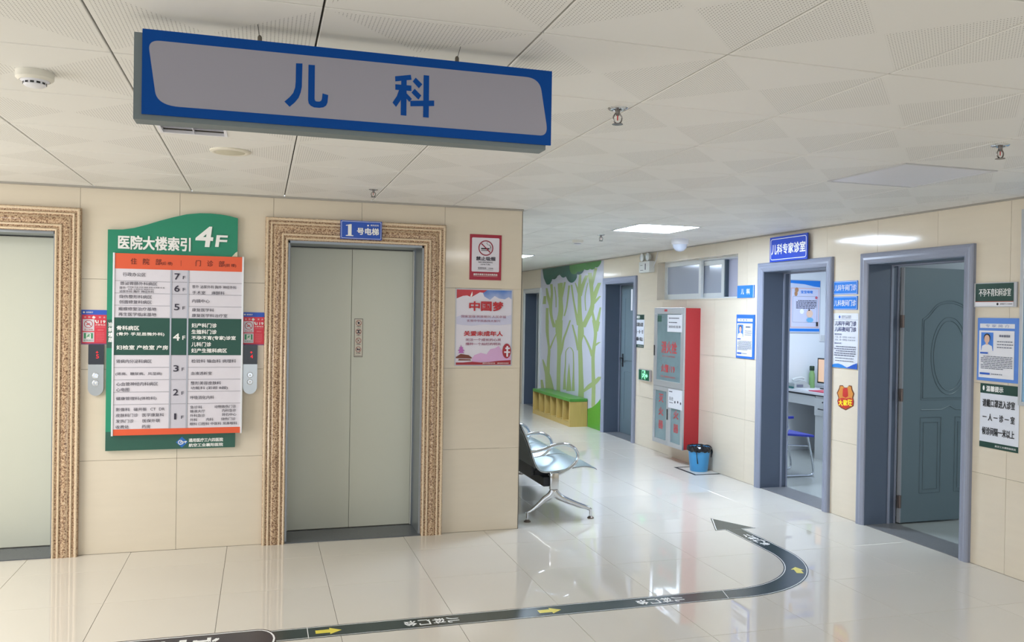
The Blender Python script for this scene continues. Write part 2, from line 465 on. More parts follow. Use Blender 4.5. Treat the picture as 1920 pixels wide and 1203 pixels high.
t3 = struct('trim_3'); b = NB(); box(b, (-.001, -.002, 0), (.003, .004, H)); obj('corner_bead', b, mat('dark corner bead', (92, 84, 76), .4), t3)

# walls
wb = struct('wall_back')
liftH = [(-1.74, 0, -.69, 2.14), (-4.13, 0, -3.08, 2.14)]
cw = [XL]+[round(-.59-.6*k, 3) for k in range(9, -1, -1)]+[0]
cz = [0, .61, 1.205, 1.792, H]
tile_field(wb, W, [c for c in cw if c >= -5], cz, liftH, 'wall_tile', WALLT, gap=.0018, d0=-.012)
b = NB()
for x0, y0, x1, y1 in [r for _, rs in cells([XL, 0], [0, H], liftH) for r in rs]: rect(b, W, x0, y0, x1, y1, -.15, -.009)
obj('wall_core', b, GROUT, wb)
obj('plain_tiling', rect(NB(), W, XL, 0, -4.79, H, -.009, 0), WALLT, wb)
wl = struct('wall_corridor'); rect(b := NB(), planeX(0), -YE, 0, -.15, H, -.12, 0)
box(b := NB(), (-.15, .15, 0), (0, YE, H)); obj('wall_core', b, WALLT, wl)
box(b := NB(), (-.15, 0.004, 0), (0, .15, H)); obj('corner_pier', b, WALLT, wl)
obj('wall_end', box(NB(), (-.15, YE, 0), (R+.3, YE+.1, H)), WALLT)['kind'] = 'structure'
# hall's left wall with its window band, open hall behind the camera
wlf = struct('wall_left')
for a in (((XL-.15, YB, 0), (XL, 0, .5)), ((XL-.15, YB, 2.2), (XL, 0, H)), ((XL-.15, YB, .5), (XL, -4.3, 2.2)), ((XL-.15, .1, .5), (XL, 0, 2.2))):
    obj('wall_core', box(NB(), *a), WALLT, wlf)
wf = struct('wall_front')
for a in (((XL, YB-.15, 0), (R, YB, .4)), ((XL, YB-.15, 2.3), (R, YB, H)), ((XL, YB-.15, .4), (-5, YB, 2.3)), ((1.5, YB-.15, .4), (R, YB, 2.3))):
    obj('wall_core', box(NB(), *a), WALLT, wf)

wr = struct('wall_right')
D1 = (-.905, 0, .012, 2.045); D2 = (.52, 0, 1.452, 2.045); D3 = (-4.68, 0, -3.775, 2.04); D4 = (-8.33, 0, -7.54, 1.98); WN = (-3.15, 1.80, -1.365, 2.255)
HR = [D1, D2, D3, D4, WN]
ur = [round(-6.0+.6*k, 3) for k in range(0, 17)]
tile_field(wr, RW, [u-.0 for u in ur], cz, HR, 'wall_tile', WALLT, gap=.0018, d0=-.012)
b = NB()
for x0, y0, x1, y1 in [r for _, rs in cells([-YE, -YB], [0, H], HR) for r in rs]: rect(b, RW, x0, y0, x1, y1, -.27, -.009)
obj('wall_core', b, mat('wall core', (214, 212, 204), .6), wr)
b = NB()
for x0, y0, x1, y1 in [r for _, rs in cells([-YE, -6.0], [0, H], HR) for r in rs]: rect(b, RW, x0, y0, x1, y1, -.009, 0)
rect(b, RW, 3.6, 0, -YB, H, -.009, 0)
obj('plain_tiling', b, WALLT, wr)
# rooms behind
wc = struct('wall_clinic')
obj('partition', box(NB(), (R+.27, 2.85, 0), (5.6, 2.95, H)), WHITEW, wc)
obj('partition', box(NB(), (R+.27, -.33, 0), (5.6, -.23, H)), WHITEW, wc)
obj('partition', box(NB(), (5.5, -3, 0), (5.6, 2.85, H)), WHITEW, wc)
obj('partition', box(NB(), (R+.27, -3.1, 0), (5.6, -3, H)), WHITEW, wc)
obj('soffit', box(NB(), (R+.27, -3.1, H), (5.6, 4, H+.1)), WHITEW, wc)
obj('partition', box(NB(), (R+.27, 3.9, 0), (5.6, 4.0, H)), WHITEW, wc)
obj('partition', box(NB(), (5.5, 2.95, 0), (5.6, 3.9, H)), WHITEW, wc)
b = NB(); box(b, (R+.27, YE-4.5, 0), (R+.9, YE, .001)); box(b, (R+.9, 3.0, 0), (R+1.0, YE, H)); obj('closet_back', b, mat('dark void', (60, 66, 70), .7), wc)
# mural painted on the corridor wall
# ------------------------------------------------------------------ doors of the right wall
CAS = [(0, 0), (0, .022), (.008, .03), (.022, .034), (.036, .03), (.052, .032), (.068, .024), (.078, .02), (.082, .012), (.082, 0)]
def door(n, hole, thr=True, trimm=GREYD, jm=GREYR, stop=.2):
    d = struct('door_%d' % n, RW.P((hole[0]+hole[2])/2, 0, 0)); u0, _, u1, v1 = hole
    obj('casing', frame_sweep(NB(), RW, u0-.082, u1+.082, 0, v1+.082, CAS), trimm, d)
    b = NB()
    rect(b, RW, u0-.008, 0, u0+.005, v1, -.278, .012); rect(b, RW, u1-.005, 0, u1+.008, v1, -.278, .012); rect(b, RW, u0-.008, v1-.005, u1+.008, v1+.008, -.278, .012)
    obj('jamb_lining', b, jm, d)
    b = NB()
    for s0, s1 in ((-stop, -stop-.018), (-.262, -.275)):
        rect(b, RW, u0+.004, 0, u0+.014, v1-.004, s0, s1); rect(b, RW, u1-.014, 0, u1-.004, v1-.004, s0, s1); rect(b, RW, u0+.014, v1-.014, u1-.014, v1-.004, s0, s1)
    obj('door_stop', b, trimm, d)
    if thr: obj('threshold', rect(NB(), RW, u0, -.004, u1, .0035, -.275, -.0), TSTONE, d)
    return d
d1 = door(1, D1); d2 = door(2, D2); d3 = door(3, D3); d4 = door(4, D4, trimm=mat('bright steel casing', (206, 210, 212), .25, .3))
def handle(parent, p, dirv, nrm, m=STEEL):
    p, dirv, nrm = Vector(p), Vector(dirv), Vector(nrm); b = NB()
    z = Vector((0, 0, 1)); 
    c = p; s = dirv*.02
    lo = c - s - z*.09; hi = c + s + z*.09 + nrm*.008
    box(b, lo, hi, .004)
    cyl(b, c+nrm*.008+z*.03, c+nrm*.045+z*.03, .009, seg=12)
    tube(b, [c+nrm*.045+z*.03, c+nrm*.05+z*.03+dirv*.03, c+nrm*.048+z*.028+dirv*.11], .008, 10)
    cyl(b, c+nrm*.006-z*.045, c+nrm*.014-z*.045, .009, seg=12)
    return obj('handle', b, m, parent)
# open leaf of door 2, standing square to the wall inside the room
LY = -.565
lf = obj('door_leaf', box(NB(), (2.985, LY, .012), (3.84, LY+.04, 2.025), .003), GREYD2, d2)
obj('leaf_edge', box(NB(), (2.975, LY+.001, .012), (2.9855, LY+.039, 2.025)), mat('pale door edge', (150, 154, 160), .4), d2)
B2 = planeY(LY)
b = NB()
def emb(pts, r=.0042, closed=True): tube(b, [B2.P(u, v, .001) for u, v in pts], r, 6, closed, flatten=(1, 1))
x0, x1 = 3.16, 3.70
arch = [(x0, .98), (x0, 1.62)] + [tuple(q[:2]) for q in spline([(x0, 1.62, 0), (x0+.05, 1.65, 0), (x0+.13, 1.73, 0), (x0+.2, 1.76, 0), ((x0+x1)/2, 1.77, 0), (x1-.2, 1.76, 0), (x1-.13, 1.73, 0), (x1-.05, 1.65, 0), (x1, 1.62, 0)], 5)][1:] + [(x1, .98)]
emb(arch); emb([(p[0]*.94+.06*3.43, p[1]*.96+.04*1.35) for p in arch], .004)
emb(circle((x0+x1)/2, 1.33, .18, .31, 36)); emb(circle((x0+x1)/2, 1.33, .155, .28, 36), .004)
for a, c in ((x0, 3.36), (3.5, x1)):
    emb([(a, .24), (c, .24), (c, .84), (a, .84)]); emb([(a+.03, .27), (c-.03, .27), (c-.03, .8), (a+.03, .8)], .004)
emb([(x0, .90), (3.36, .90), (3.44, .93), (3.5, .9), (x1, .90)], .004, False)
smooth_by_angle(obj('embossed_panelling', b, GREYD2, d2))
for z in (.18, 1.02, 1.8 - .25 + .05, ):
    b = NB(); box(b, (2.955, LY-.004, z-.05), (2.985, LY+.012, z+.05)); cyl(b, (2.97, LY-.006, z-.05), (2.97, LY-.006, z+.05), .007, seg=10)
    obj('hinge', b, mat('hinge steel', (120, 108, 104), .35, .7), d2)
# closed leaves
lf3 = obj('door_leaf', rect(NB(), RW, D3[0]+.016, .006, D3[2]-.016, D3[3]-.016, -.262, -.222, .003), GREYD2, d3)
b = NB()
for v0, v1 in ((.2, .85), (1.0, 1.85)):
    tube(b, [RW.P(u, v, -.222) for u, v in ((D3[0]+.15, v0), (D3[2]-.15, v0), (D3[2]-.15, v1), (D3[0]+.15, v1))], .005, 6, True)
obj('embossed_panelling', b, GREYD2, d3)
handle(d3, RW.P(D3[0]+.09, 1.0, -.222), RW.u, RW.n, mat('dark handle metal', (70, 70, 74), .3, .8))
obj('door_leaf', rect(NB(), RW, D4[0]+.016, .006, D4[2]-.016, D4[3]-.016, -.262, -.222, .003), mat('dark green door', (104, 122, 120), .3), d4)
handle(d4, RW.P(D4[2]-.12, .98, -.222), -RW.u, RW.n, BLACK)

# ------------------------------------------------------------------ window in the right wall
wn = struct('window_1', RW.P(-2.26, 1.8, 0))
GL = bpy.data.materials.new('window glass'); GL.use_nodes = True
g = GL.node_tree.nodes['Principled BSDF']; g.inputs['Base Color'].default_value = S(186, 194, 210); g.inputs['Roughness'].default_value = .12; g.inputs['Alpha'].default_value = .85
b = NB(); u0, v0, u1, v1 = WN
rect(b, RW, u0, v0-.002, u1, v0+.006, -.272, .001); rect(b, RW, u0, v1-.006, u1, v1+.002, -.272, .001); rect(b, RW, u0-.002, v0, u0+.006, v1, -.272, .001); rect(b, RW, u1-.006, v0, u1+.002, v1, -.272, .001)
obj('window_reveal', b, WALLT, wn)
def wframe(name, a0, c0, a1, c1, wd, dA, dB, par, m=PVC):
    b = NB(); rect(b, RW, a0, c0, a1, c0+wd, dA, dB, .003); rect(b, RW, a0, c1-wd, a1, c1, dA, dB, .003)
    rect(b, RW, a0, c0+wd, a0+wd, c1-wd, dA, dB, .003); rect(b, RW, a1-wd, c0+wd, a1, c1-wd, dA, dB, .003)
    return obj(name, b, m, par)
wframe('window_frame', u0, v0, u1, v1, .025, -.2, -.1, wn)
s1 = wframe('sash', -3.14, v0+.022, -2.28, v1-.008, .05, -.135, -.10, wn)
obj('pane', rect(NB(), RW, -3.09, v0+.07, -2.33, v1-.056, -.122, -.116), GL, s1)
s2 = wframe('sash', -2.36, v0+.022, -1.87, v1-.03, .05, -.175, -.14, wn)
obj('pane', rect(NB(), RW, -2.31, v0+.07, -1.92, v1-.078, -.16, -.154), GL, s2)
b = NB(); rect(b, RW, -1.85, v0+.03, u1-.02, v1-.03, -.2, -.19); obj('fixed_pane', b, mat('frosted pane', (186, 188, 210), .55), wn)
b = NB(); rect(b, RW, -1.87, v0+.022, -1.85, v1-.03, -.19, -.15); obj('rubber_seal', b, mat('dark seal', (70, 84, 96), .4), wn)
b = NB(); rect(b, RW, -2.78, v0+.07, -2.765, v1-.056, -.15, -.14); obj('inner_mullion', b, mat('dark seal', (70, 84, 96), .4), wn)

# ------------------------------------------------------------------ lifts
GP = [(0, 0), (0, .035), (.004, .043), (.012, .045), (.02, .042), (.024, .036), (.03, .036), (.034, .042), (.04, .046), (.046, .043), (.05, .036),
      (.056, .036), (.06, .04), (.064, .043), (.090, .043), (.096, .04), (.1, .036), (.105, .036), (.109, .043), (.115, .046), (.121, .043), (.125, .036), (.131, .036), (.136, .042), (.143, .045), (.149, .04), (.152, .03), (.152, -.01)]
def lift(x0, x1, label, split, doorx, rc):
    t = thing('elevator_doorway', label, 'elevator', ((x0+x1)/2, 0, 0))
    g_ = smooth_by_angle(obj('granite_surround', frame_sweep(NB(), W, x0, x1, 0, 2.243, GP), GRANITE, t), 60)
    g_.data.materials.append(RIDGE_HL); tops = [(GP[i][0]+GP[i+1][0])/2 for i in range(len(GP)-1) if GP[i][1] > .0395 and GP[i+1][1] > .0395 and not (.06 < GP[i][0] < .095)]
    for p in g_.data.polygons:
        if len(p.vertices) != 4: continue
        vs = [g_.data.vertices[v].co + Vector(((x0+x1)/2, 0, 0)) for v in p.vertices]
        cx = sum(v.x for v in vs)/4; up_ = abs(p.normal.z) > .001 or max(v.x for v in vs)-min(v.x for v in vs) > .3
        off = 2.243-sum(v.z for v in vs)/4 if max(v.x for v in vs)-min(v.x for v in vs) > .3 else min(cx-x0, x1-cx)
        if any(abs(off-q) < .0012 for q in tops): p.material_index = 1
    b = NB(); rect(b, W, x0+.152, 0, x0+.165, 2.09, -rc, -.005); rect(b, W, x1-.165, 0, x1-.152, 2.09, -rc, -.005); rect(b, W, x0+.152, 2.075, x1-.152, 2.095, -rc, -.005)
    rect(b, W, x0+.165, 0, doorx[0], 2.075, -rc-.02, -rc+.02); rect(b, W, doorx[1], 0, x1-.165, 2.075, -rc-.02, -rc+.02)
    obj('steel_jamb', b, STEELD, t)
    for a, c in ((doorx[0], split-.0012), (split+.0012, doorx[1])):
        obj('door_panel', rect(NB(), W, a, .008, c, 2.065, -rc-.02, -rc, .002), LIFT, t)
    obj('sill', rect(NB(), W, x0+.152, 0, x1-.152, .006, -rc-.02, .03), DSTONE, t)
    b = NB(); rect(b, W, doorx[0]-.01, .006, doorx[1]+.01, .0075, -rc-.0, -rc+.02); obj('sill_groove', b, BLACK, t)
    obj('shaft_back', rect(NB(), W, x0+.1, 0, x1-.1, 2.14, -rc-.06, -rc-.03), BLACK, t)
    b = NB(); tube(b, [W.P(doorx[0]-.003, .01, -rc+.022), W.P(doorx[0]-.003, 2.066, -rc+.022), W.P(doorx[1]+.003, 2.066, -rc+.022), W.P(doorx[1]+.003, .01, -rc+.022)], .004, 6)
    obj('edge_strip', b, mat('pale edge strip', (214, 214, 204), .35), t)
    return t
lift(-1.842, -.588, 'elevator one with pale green-grey double doors in speckled granite surround, under the number sign', -1.222, (-1.662, -.768), .30)
lift(-4.23, -2.978, 'elevator cut off at left edge with pale doors and fluted granite surround', -3.6, (-4.05, -3.15), .27)

# ------------------------------------------------------------------ hanging department sign
SY = -3.572; SB = planeY(SY)
su0, su1, sv0, sv1 = -2.175, -1.027, 2.121, 2.346
t = thing('hanging_sign', 'long blue and shaded white department sign hung from the ceiling, lettered 儿科', 'sign', (-1.6, SY, sv0))
NAVY = mat('deep blue sign face', (2, 72, 152), .6, spec=.15, noise=.01, nscale=40)
obj('housing', rect(NB(), SB, -2.196, 2.107, -1.042, 2.337, -.07, -.006, .001), mat('grey sign housing', (112, 122, 124), .55, 0), t)
obj('face_plate', rect(NB(), SB, su0, sv0, su1, sv1, -.006, .0, .0008), NAVY, t)
P = lambda x, y: SB.uv(x, y, 0)
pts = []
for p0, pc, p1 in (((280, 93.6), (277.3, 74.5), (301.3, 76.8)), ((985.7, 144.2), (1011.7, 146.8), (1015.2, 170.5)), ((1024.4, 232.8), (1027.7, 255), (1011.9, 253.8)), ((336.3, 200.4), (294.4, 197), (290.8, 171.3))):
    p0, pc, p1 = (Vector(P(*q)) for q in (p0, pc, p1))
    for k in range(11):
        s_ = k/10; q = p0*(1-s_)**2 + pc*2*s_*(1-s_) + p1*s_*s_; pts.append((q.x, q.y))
obj('white_field', flat(NB(), SB, pts, .0006), mat('shaded white sign field', (158, 155, 166), .5), t, fix=False)  # white field greyed so the shade on its face is in the colour
for ox, oy, polys in ((240, 40, (((1440, 360), (1495, 362), (1490, 560), (1480, 610), (1462, 655), (1430, 695), (1385, 733), (1340, 688), (1385, 650), (1415, 615), (1432, 570), (1437, 520)),
                        ((1547, 372), (1602, 376), (1599, 665), (1604, 681), (1616, 687), (1640, 688), (1654, 682), (1662, 665), (1667, 618), (1716, 632), (1710, 695), (1698, 722), (1675, 737), (1640, 742), (1595, 738), (1566, 724), (1548, 702), (1543, 675)))),
                      (640, 60, (((460, 380), (595, 367), (602, 410), (462, 424)), ((462, 448), (600, 460), (600, 507), (462, 495)), ((513, 395), (560, 392), (557, 718), (508, 713)), ((500, 480), (545, 500), (525, 560), (468, 643), (438, 605), (475, 550)),
                        ((560, 527), (604, 574), (582, 600), (548, 560)), ((637, 392), (694, 449), (664, 483), (611, 425)), ((628, 487), (685, 545), (660, 580), (600, 520)), ((590, 590), (795, 588), (795, 635), (592, 637)), ((705, 370), (752, 375), (748, 735), (700, 730))))):
    b = NB()
    for i, pl in enumerate(polys): flat(b, SB, [P(ox+x/4.571, oy+y/4.571) for x, y in pl], .0012+.00006*i)
    obj('character', b, NAVY, t, fix=False)
for x in (-1.878, -1.319):
    cyl(b := NB(), (x, SY+.02, sv1-.01), (x, SY+.02, sv1+.016), .006, seg=12); lathe(b, (x, SY+.02, sv1+.016), [(.0055, 0), (.0035, .004), (0, .005)], 12)
    fr = obj('ferrule', b, mat('ferrule', (112, 104, 92), .4, .6), t)
    obj('suspension_wire', tube(NB(), [(x, SY+.02, sv1+.012), (x-.006 if x < -1.6 else x+.006, SY+.0, H)], .0009, 6), BLACK, t)

# ------------------------------------------------------------------ directory board
G1 = mat('mid green acrylic', (30, 138, 106), .35); G2 = mat('dark green acrylic', (42, 92, 78), .35); ORG = mat('orange print', (232, 96, 58), .45)
t = thing('directory_board', 'tall green hospital directory board with orange bands beside elevator one', 'directory', W.P(-2.42, .68, 0))
BD = W
sp = lambda x, y: W.uv(x, y, .03)
top = [sp(*q) for q in ((207, 430), (230, 430), (252, 427), (275, 421), (300, 413.5), (325, 407), (350, 401.5), (375, 399.5), (395, 400), (415, 402), (432, 405), (446.5, 409))]
L0, L1 = -2.822, -2.022
out = [(L0, .676), (L1, .678), (L1, top[-1][1])] + [(max(L0, min(L1, p[0])), p[1]) for p in top[::-1][1:-1]] + [(L0, top[0][1])]
obj('backboard', prism(NB(), W, out, .001, .028), G1, t)
b = NB(); flat(b, W, [(L0, .676), (L1, .678), (L1, .80), (L0, .80)], .0286); obj('dark_green_band', b, G2, t, fix=False)
b = NB(); flat(b, W, [(L0, 1.345), (-2.765, 1.345), (-2.765, 1.53), (L0, 1.53)], .0286)
obj('dark_green_band', b, G2, t, fix=False)
b = NB(); p, q = sp(222, 466), sp(357, 446); text(b, W, '医院大楼索引', p[0], p[1], q[0], q[1], .0288, .03, thick=.004)
for ch, (a, c), (e, f) in (('4', (366, 461), (397, 426)), ('F', (404, 462), (424, 442))):
    p, q = sp(a, c), sp(e, f); n0 = len(b.verts); text(b, W, ch, p[0], p[1], q[0], q[1], .0288, .035, thick=.006)
    b.verts.ensure_lookup_table()
    for v in b.verts[n0:]: v.co.x += (v.co.z-p[1])*.12
obj('raised_lettering', b, WINK, t)
b = NB(); text(b, W, '当', -2.812, 1.485, -2.782, 1.512, .0292, .03)
for i, ch in enumerate('前楼层'): text(b, W, ch, -2.812, 1.452-.034*i, -2.782, 1.48-.034*i, .0292, .03)
p, q = sp(354, 828.5), sp(418, 820); text(b, W, '通用医疗三六四医院', p[0], p[1], q[0], q[1], .0292, .03)
p, q = sp(354, 837.5), sp(418, 829.5); text(b, W, '航空工业襄阳医院', p[0], p[1], q[0], q[1], .0292, .03)
obj('lettering', b, WINK, t, fix=False)
u, v = sp(341, 828.5); flat(b := NB(), W, [(u, v+.036), (u+.037, v), (u, v-.036), (u-.037, v)], .0292); obj('logo_diamond', b, mat('logo blue', (40, 110, 196), .4), t, fix=False)
b = NB(); stroke(b, W, circle(u-.009, v-.001, .013, n=20, a0=.6, a1=5.6), .005, .0298); stroke(b, W, [(u-.012, v), (u+.03, v+.004)], .006, .0298); stroke(b, W, [(u+.004, v-.012), (u+.012, v+.003), (u+.024, v-.006)], .005, .0298)
obj('logo_mark', b, WINK, t, fix=False)
flat(b := NB(), W, [(L1-.035, 1.965), (L1, 1.965), (L1, 2.0), (L1-.012, 1.992)], .0286); obj('peeling_corner', b, mat('cream tear', (232, 226, 200), .6), t, fix=False)
# the raised white directory panel
a0, a1, b0, b1 = -2.772, -1.990, .779, 1.961
obj('panel_body', rect(NB(), W, a0, b0, a1, b1, .028, .06), WHITE, t)
b = NB(); rect(b, W, a0-.012, b0-.003, a0, b1+.003, .026, .066, .002); rect(b, W, a1, b0-.003, a1+.012, b1+.003, .026, .066, .002); obj('aluminium_rail', b, mat('bright aluminium rail', (226, 228, 232), .3, .3), t)
class Sub(Sign):
    def __init__(s, B, u0, v0, u1, v1, d, par): s.B, s.u0, s.v0, s.u1, s.v1, s.d, s.t, s.layers, s.n = B, u0, v0, u1, v1, d, par, {}, 0
s = Sub(W, a0, b0, a1, b1, .06, t)
LIL = mat('pale lilac print', (226, 222, 232), .45); LIL2 = mat('pale grey column', (206, 204, 216), .45); DG = mat('dark green print', (34, 82, 72), .45)
s.r('print_field', LIL, 0, .084, 1, .966); s.r('floor_column', LIL2, .434, .084, .566, .966)
s.r('orange_band', ORG, 0, 0, 1, .084); s.r('orange_band', ORG, 0, .966, 1, 1)
s.r('current_floor_band', DG, 0, .352, 1, .558)
GRL = mat('grey rule', (150, 150, 160), .5)
for bb in (.151, .218, .285, .352, .626, .694, .762, .830):
    s.r('ruling', GRL, 0, bb-.001, .43, bb+.001); s.r('ruling', GRL, .57, bb-.001, 1, bb+.001)
for bb in (.151, .218, .352, .558, .694, .830): s.r('ruling', GRL, .434, bb-.001, .566, bb+.001)
s.r('divider', mat('silver divider', (176, 178, 188), .3, .5), .427, .084, .439, .966); s.r('divider', mat('silver divider', (0, 0, 0)), .561, .084, .573, .966)
K = 'department_lettering'
BR = mat('brown ink', (110, 40, 28), .5)
for tx, x, y, h, bc in (('住', .12, .165, .034, .042), ('院', .213, .262, .034, .042), ('部', .31, .355, .034, .042), ('(后 楼)', .358, .44, .021, .05), ('|', .508, .51, .032, .045), ('门', .625, .665, .034, .042), ('诊', .715, .765, .034, .042), ('部', .81, .856, .034, .042), ('(前 楼)', .86, .95, .021, .05)):
    s.c('heading_lettering', BR, tx, x, y, bc, h)
rowsL = [('行政办公区', .06, .235, .115, .021), ('普泌胃肠外科病区', .04, .325, .164, .019), ('普外', .035, .085, .189, .015), ('(甲状腺 乳腺 肝胆 胰脾 胃肠 结直肠 疝 肛', .092, .385, .185, .009), ('血管 泌尿系统 微创外科)', .1, .3, .196, .009), ('泌尿外科 胸外 神经外科', .035, .30, .208, .014),
 ('烧伤整形科病区', .035, .285, .237, .020), ('创面修复科病区', .035, .285, .266, .020), ('瘢痕修复治疗基地', .03, .32, .304, .020), ('再生医学临床基地', .03, .32, .334, .020),
 ('肾病内分泌科病区', .02, .29, .592, .020), ('(肾病、糖尿病、风湿病)', .015, .37, .662, .019), ('心血管神经内科病区', .02, .34, .717, .020), ('心电图', .02, .12, .748, .020), ('健康管理科(体检科)', .02, .33, .798, .021),
 ('影像科', .02, .125, .857, .019), ('磁共振', .155, .255, .857, .019), ('CT', .285, .325, .857, .015), ('DR', .352, .395, .857, .015), ('皮肤科门诊', .02, .19, .889, .019), ('医学康复科', .222, .39, .889, .019), ('发热门诊', .02, .155, .921, .019), ('医保外联', .225, .36, .921, .019), ('收费处', .02, .12, .953, .019), ('药房', .22, .285, .953, .019),
 ('普外 泌尿外科 胸外 神经外科', .60, .955, .174, .018), ('手术室', .60, .705, .207, .019), ('麻醉科', .755, .86, .207, .019), ('内镜中心', .60, .74, .254, .020), ('康复医学科', .60, .775, .304, .019), ('康复医学科治疗室', .60, .885, .335, .019),
 ('检验科 输血科 病理科', .60, .96, .591, .020), ('血液透析室', .598, .765, .660, .019), ('整形美容皮肤科', .597, .84, .715, .020), ('功能科 (彩超 B超)', .597, .895, .743, .019), ('呼吸消化内科', .595, .785, .796, .020),
 ('急诊科', .595, .69, .850, .017), ('动物致伤门诊', .79, .965, .849, .017), ('输液大厅', .595, .715, .873, .017), ('内科急诊', .852, .965, .871, .017), ('外科急诊', .595, .715, .897, .017), ('碎石中心', .852, .968, .894, .017), ('外科', .595, .652, .921, .017), ('内科', .725, .782, .92, .017), ('烧伤门诊', .845, .962, .919, .017), ('眼科 口腔科 中医科 耳鼻喉科', .595, .975, .944, .017)]
for tx, x, y, bc, h in rowsL: s.c(K, INK, tx, x, y, bc, h, .008)
for tx, x, y, bc, h in (('骨科病区', .02, .19, .409, .024), ('(骨外 手足显微外科)', .02, .385, .443, .020), ('妇检室 产检室 产房', .02, .415, .516, .024), ('妇产科门诊', .60, .80, .391, .024), ('生殖科门诊', .60, .80, .427, .024), ('不孕不育(专家)诊室', .60, .955, .462, .025), ('儿科门诊', .60, .757, .497, .024), ('妇产生殖科病区', .60, .885, .532, .024), ('4', .455, .505, .457, .038), ('F', .528, .55, .461, .022)):
    s.c('white_lettering', WINK, tx, x, y, bc, h, .03)
for dg, bc in (('7', .12), ('6', .187), ('5', .29), ('3', .632), ('2', .765), ('1', .90)):
    s.c(K, INK, dg, .46 if dg != '1' else .47, .50 if dg != '1' else .487, bc, .034, .02 if dg != '1' else .009); s.c(K, INK, 'F', .525, .545, bc+.005, .018, .004)
s.done()

# ------------------------------------------------------------------ fire notices and call panels
def notice(u0, u1, label):
    s = Sign('fire_notice', label, 'notice', W, u0, 1.367, u1, 1.591, .001, .003, mat('mauve card edge', (150, 96, 150), .5), 'card', group=None)
    s.r('blue_header', mat('notice blue', (52, 96, 206), .45), 0, 0, 1, .14); s.r('red_field', mat('notice red', (226, 64, 84), .45), .03, .14, .97, .97)
    s.disc('header_print', WINK, .1, .07, .006); s.c('header_print', WINK, '襄阳医疗', .18, .45, .07, .05)
    s.r('pale_box', LIL, .06, .27, .5, .61); s.r('pale_box', LIL, .06, .64, .5, .93)
    for i, ch in enumerate('消防安全'): s.c('header_print', WINK, ch, (.1, .27, .67, .84)[i], (.18, .35, .75, .92)[i], .21, .045)
    s.poly('header_print', WINK, [(.47, .17), (.56, .22), (.52, .22), (.52, .25), (.43, .25), (.43, .22), (.39, .22)])
    u, v = s.q(.28, .41); s.ring('red_print', RED, .28, .41, .024, .0035); s.line('red_print', RED, [(.17, .34), (.39, .48)], .0035)
    s.line('red_print', RED, [(.2, .43), (.33, .40)], .006); s.c('red_print', RED, '禁止吸烟', .12, .44, .57, .04)
    GG = mat('exit print green', (60, 158, 110), .45); s.r('exit_pictogram', GG, .11, .67, .45, .83); s.r('pictogram_white', WINK, .19, .68, .38, .83)
    s.line('running_figure', GG, [(.31, .70), (.28, .75), (.22, .79)], .005); s.line('running_figure', GG, [(.28, .75), (.33, .79)], .004); s.line('running_figure', GG, [(.22, .73), (.35, .73)], .004)
    s.c('exit_print', GG, '安全出口', .1, .46, .88, .04)
    s.line('white_print', WINK, [(.55, .29), (.56, .34), (.61, .38)], .008); s.c('white_print', WINK, '119', .64, .93, .34, .08, .04); s.c('white_print', WINK, '火警电话', .54, .93, .43, .045)
    s.r('pale_print', mat('pale red print', (240, 150, 160), .5), .56, .49, .92, .498); s.c('pale_print', mat('pale red print', (0, 0, 0)), '消防安全', .63, .86, .58, .04)
    s.dashes('pale_print', mat('pale red print', (0, 0, 0)), .58, .66, .9, .9, 7, .008, 3)
    return s.done()
notice(-2.976, -2.822, 'red fire notice with 119 between granite surround and green directory board')
notice(-1.984, -1.838, 'red fire notice with 119 between directory board and elevator one')
def call_panel(u0, u1, digit, arrow_up, label):
    t = thing('call_panel', label, 'call panel', W.P((u0+u1)/2, 1.035, 0)); uc = (u0+u1)/2; wd = u1-u0
    obj('display', prism(NB(), W, rrect(u0, 1.238, u1, 1.368, .006, 4), .001, .02), mat('black display glass', (24, 26, 36), .12), t)
    pts = [(u1, 1.238), (u0, 1.238), (u0, 1.085)] + circle(uc, 1.085, wd/2, .05, 16, PI, 2*PI)[1:-1] + [(u1, 1.085)]
    obj('steel_body', prism(NB(), W, pts, .001, .022), STEEL, t)
    for v, dr in ((1.165, 1), (1.118, -1)):
        b = NB(); lathe(b, W.P(uc, v, .022), [(.0195, 0), (.0195, .003), (.0165, .0045), (.0155, .002), (0, .002)], 28, W.n); bt = obj('call_button', b, CHROME, t); smooth_by_angle(bt)
        b = NB(); flat(b, W, [(uc-.008, v-.006*dr), (uc+.008, v-.006*dr), (uc, v+.008*dr)][::1], .0248); obj('arrow_mark', b, WINK, bt, loc=None, fix=False)
    LED = mat('red led', (255, 30, 44), .5, emit=.35)
    b = NB(); text(b, W, digit, uc+.0, 1.278, uc+.017, 1.303, .0206, .0)
    k = 1 if arrow_up else -1; c = 1.318; stroke(b, W, [(uc+.006, c-.007*k), (uc+.006, c+.002*k)], .0035, .0206); flat(b, W, [(uc-.003, c), (uc+.015, c), (uc+.006, c+.008*k)], .0206)
    obj('red_numeral', b, LED, t, fix=False)
    return t
call_panel(-2.930, -2.838, '5', False, 'elevator call panel reading 5 left of the directory board')
call_panel(-1.976, -1.884, '4', True, 'elevator call panel reading 4 between directory board and elevator one')

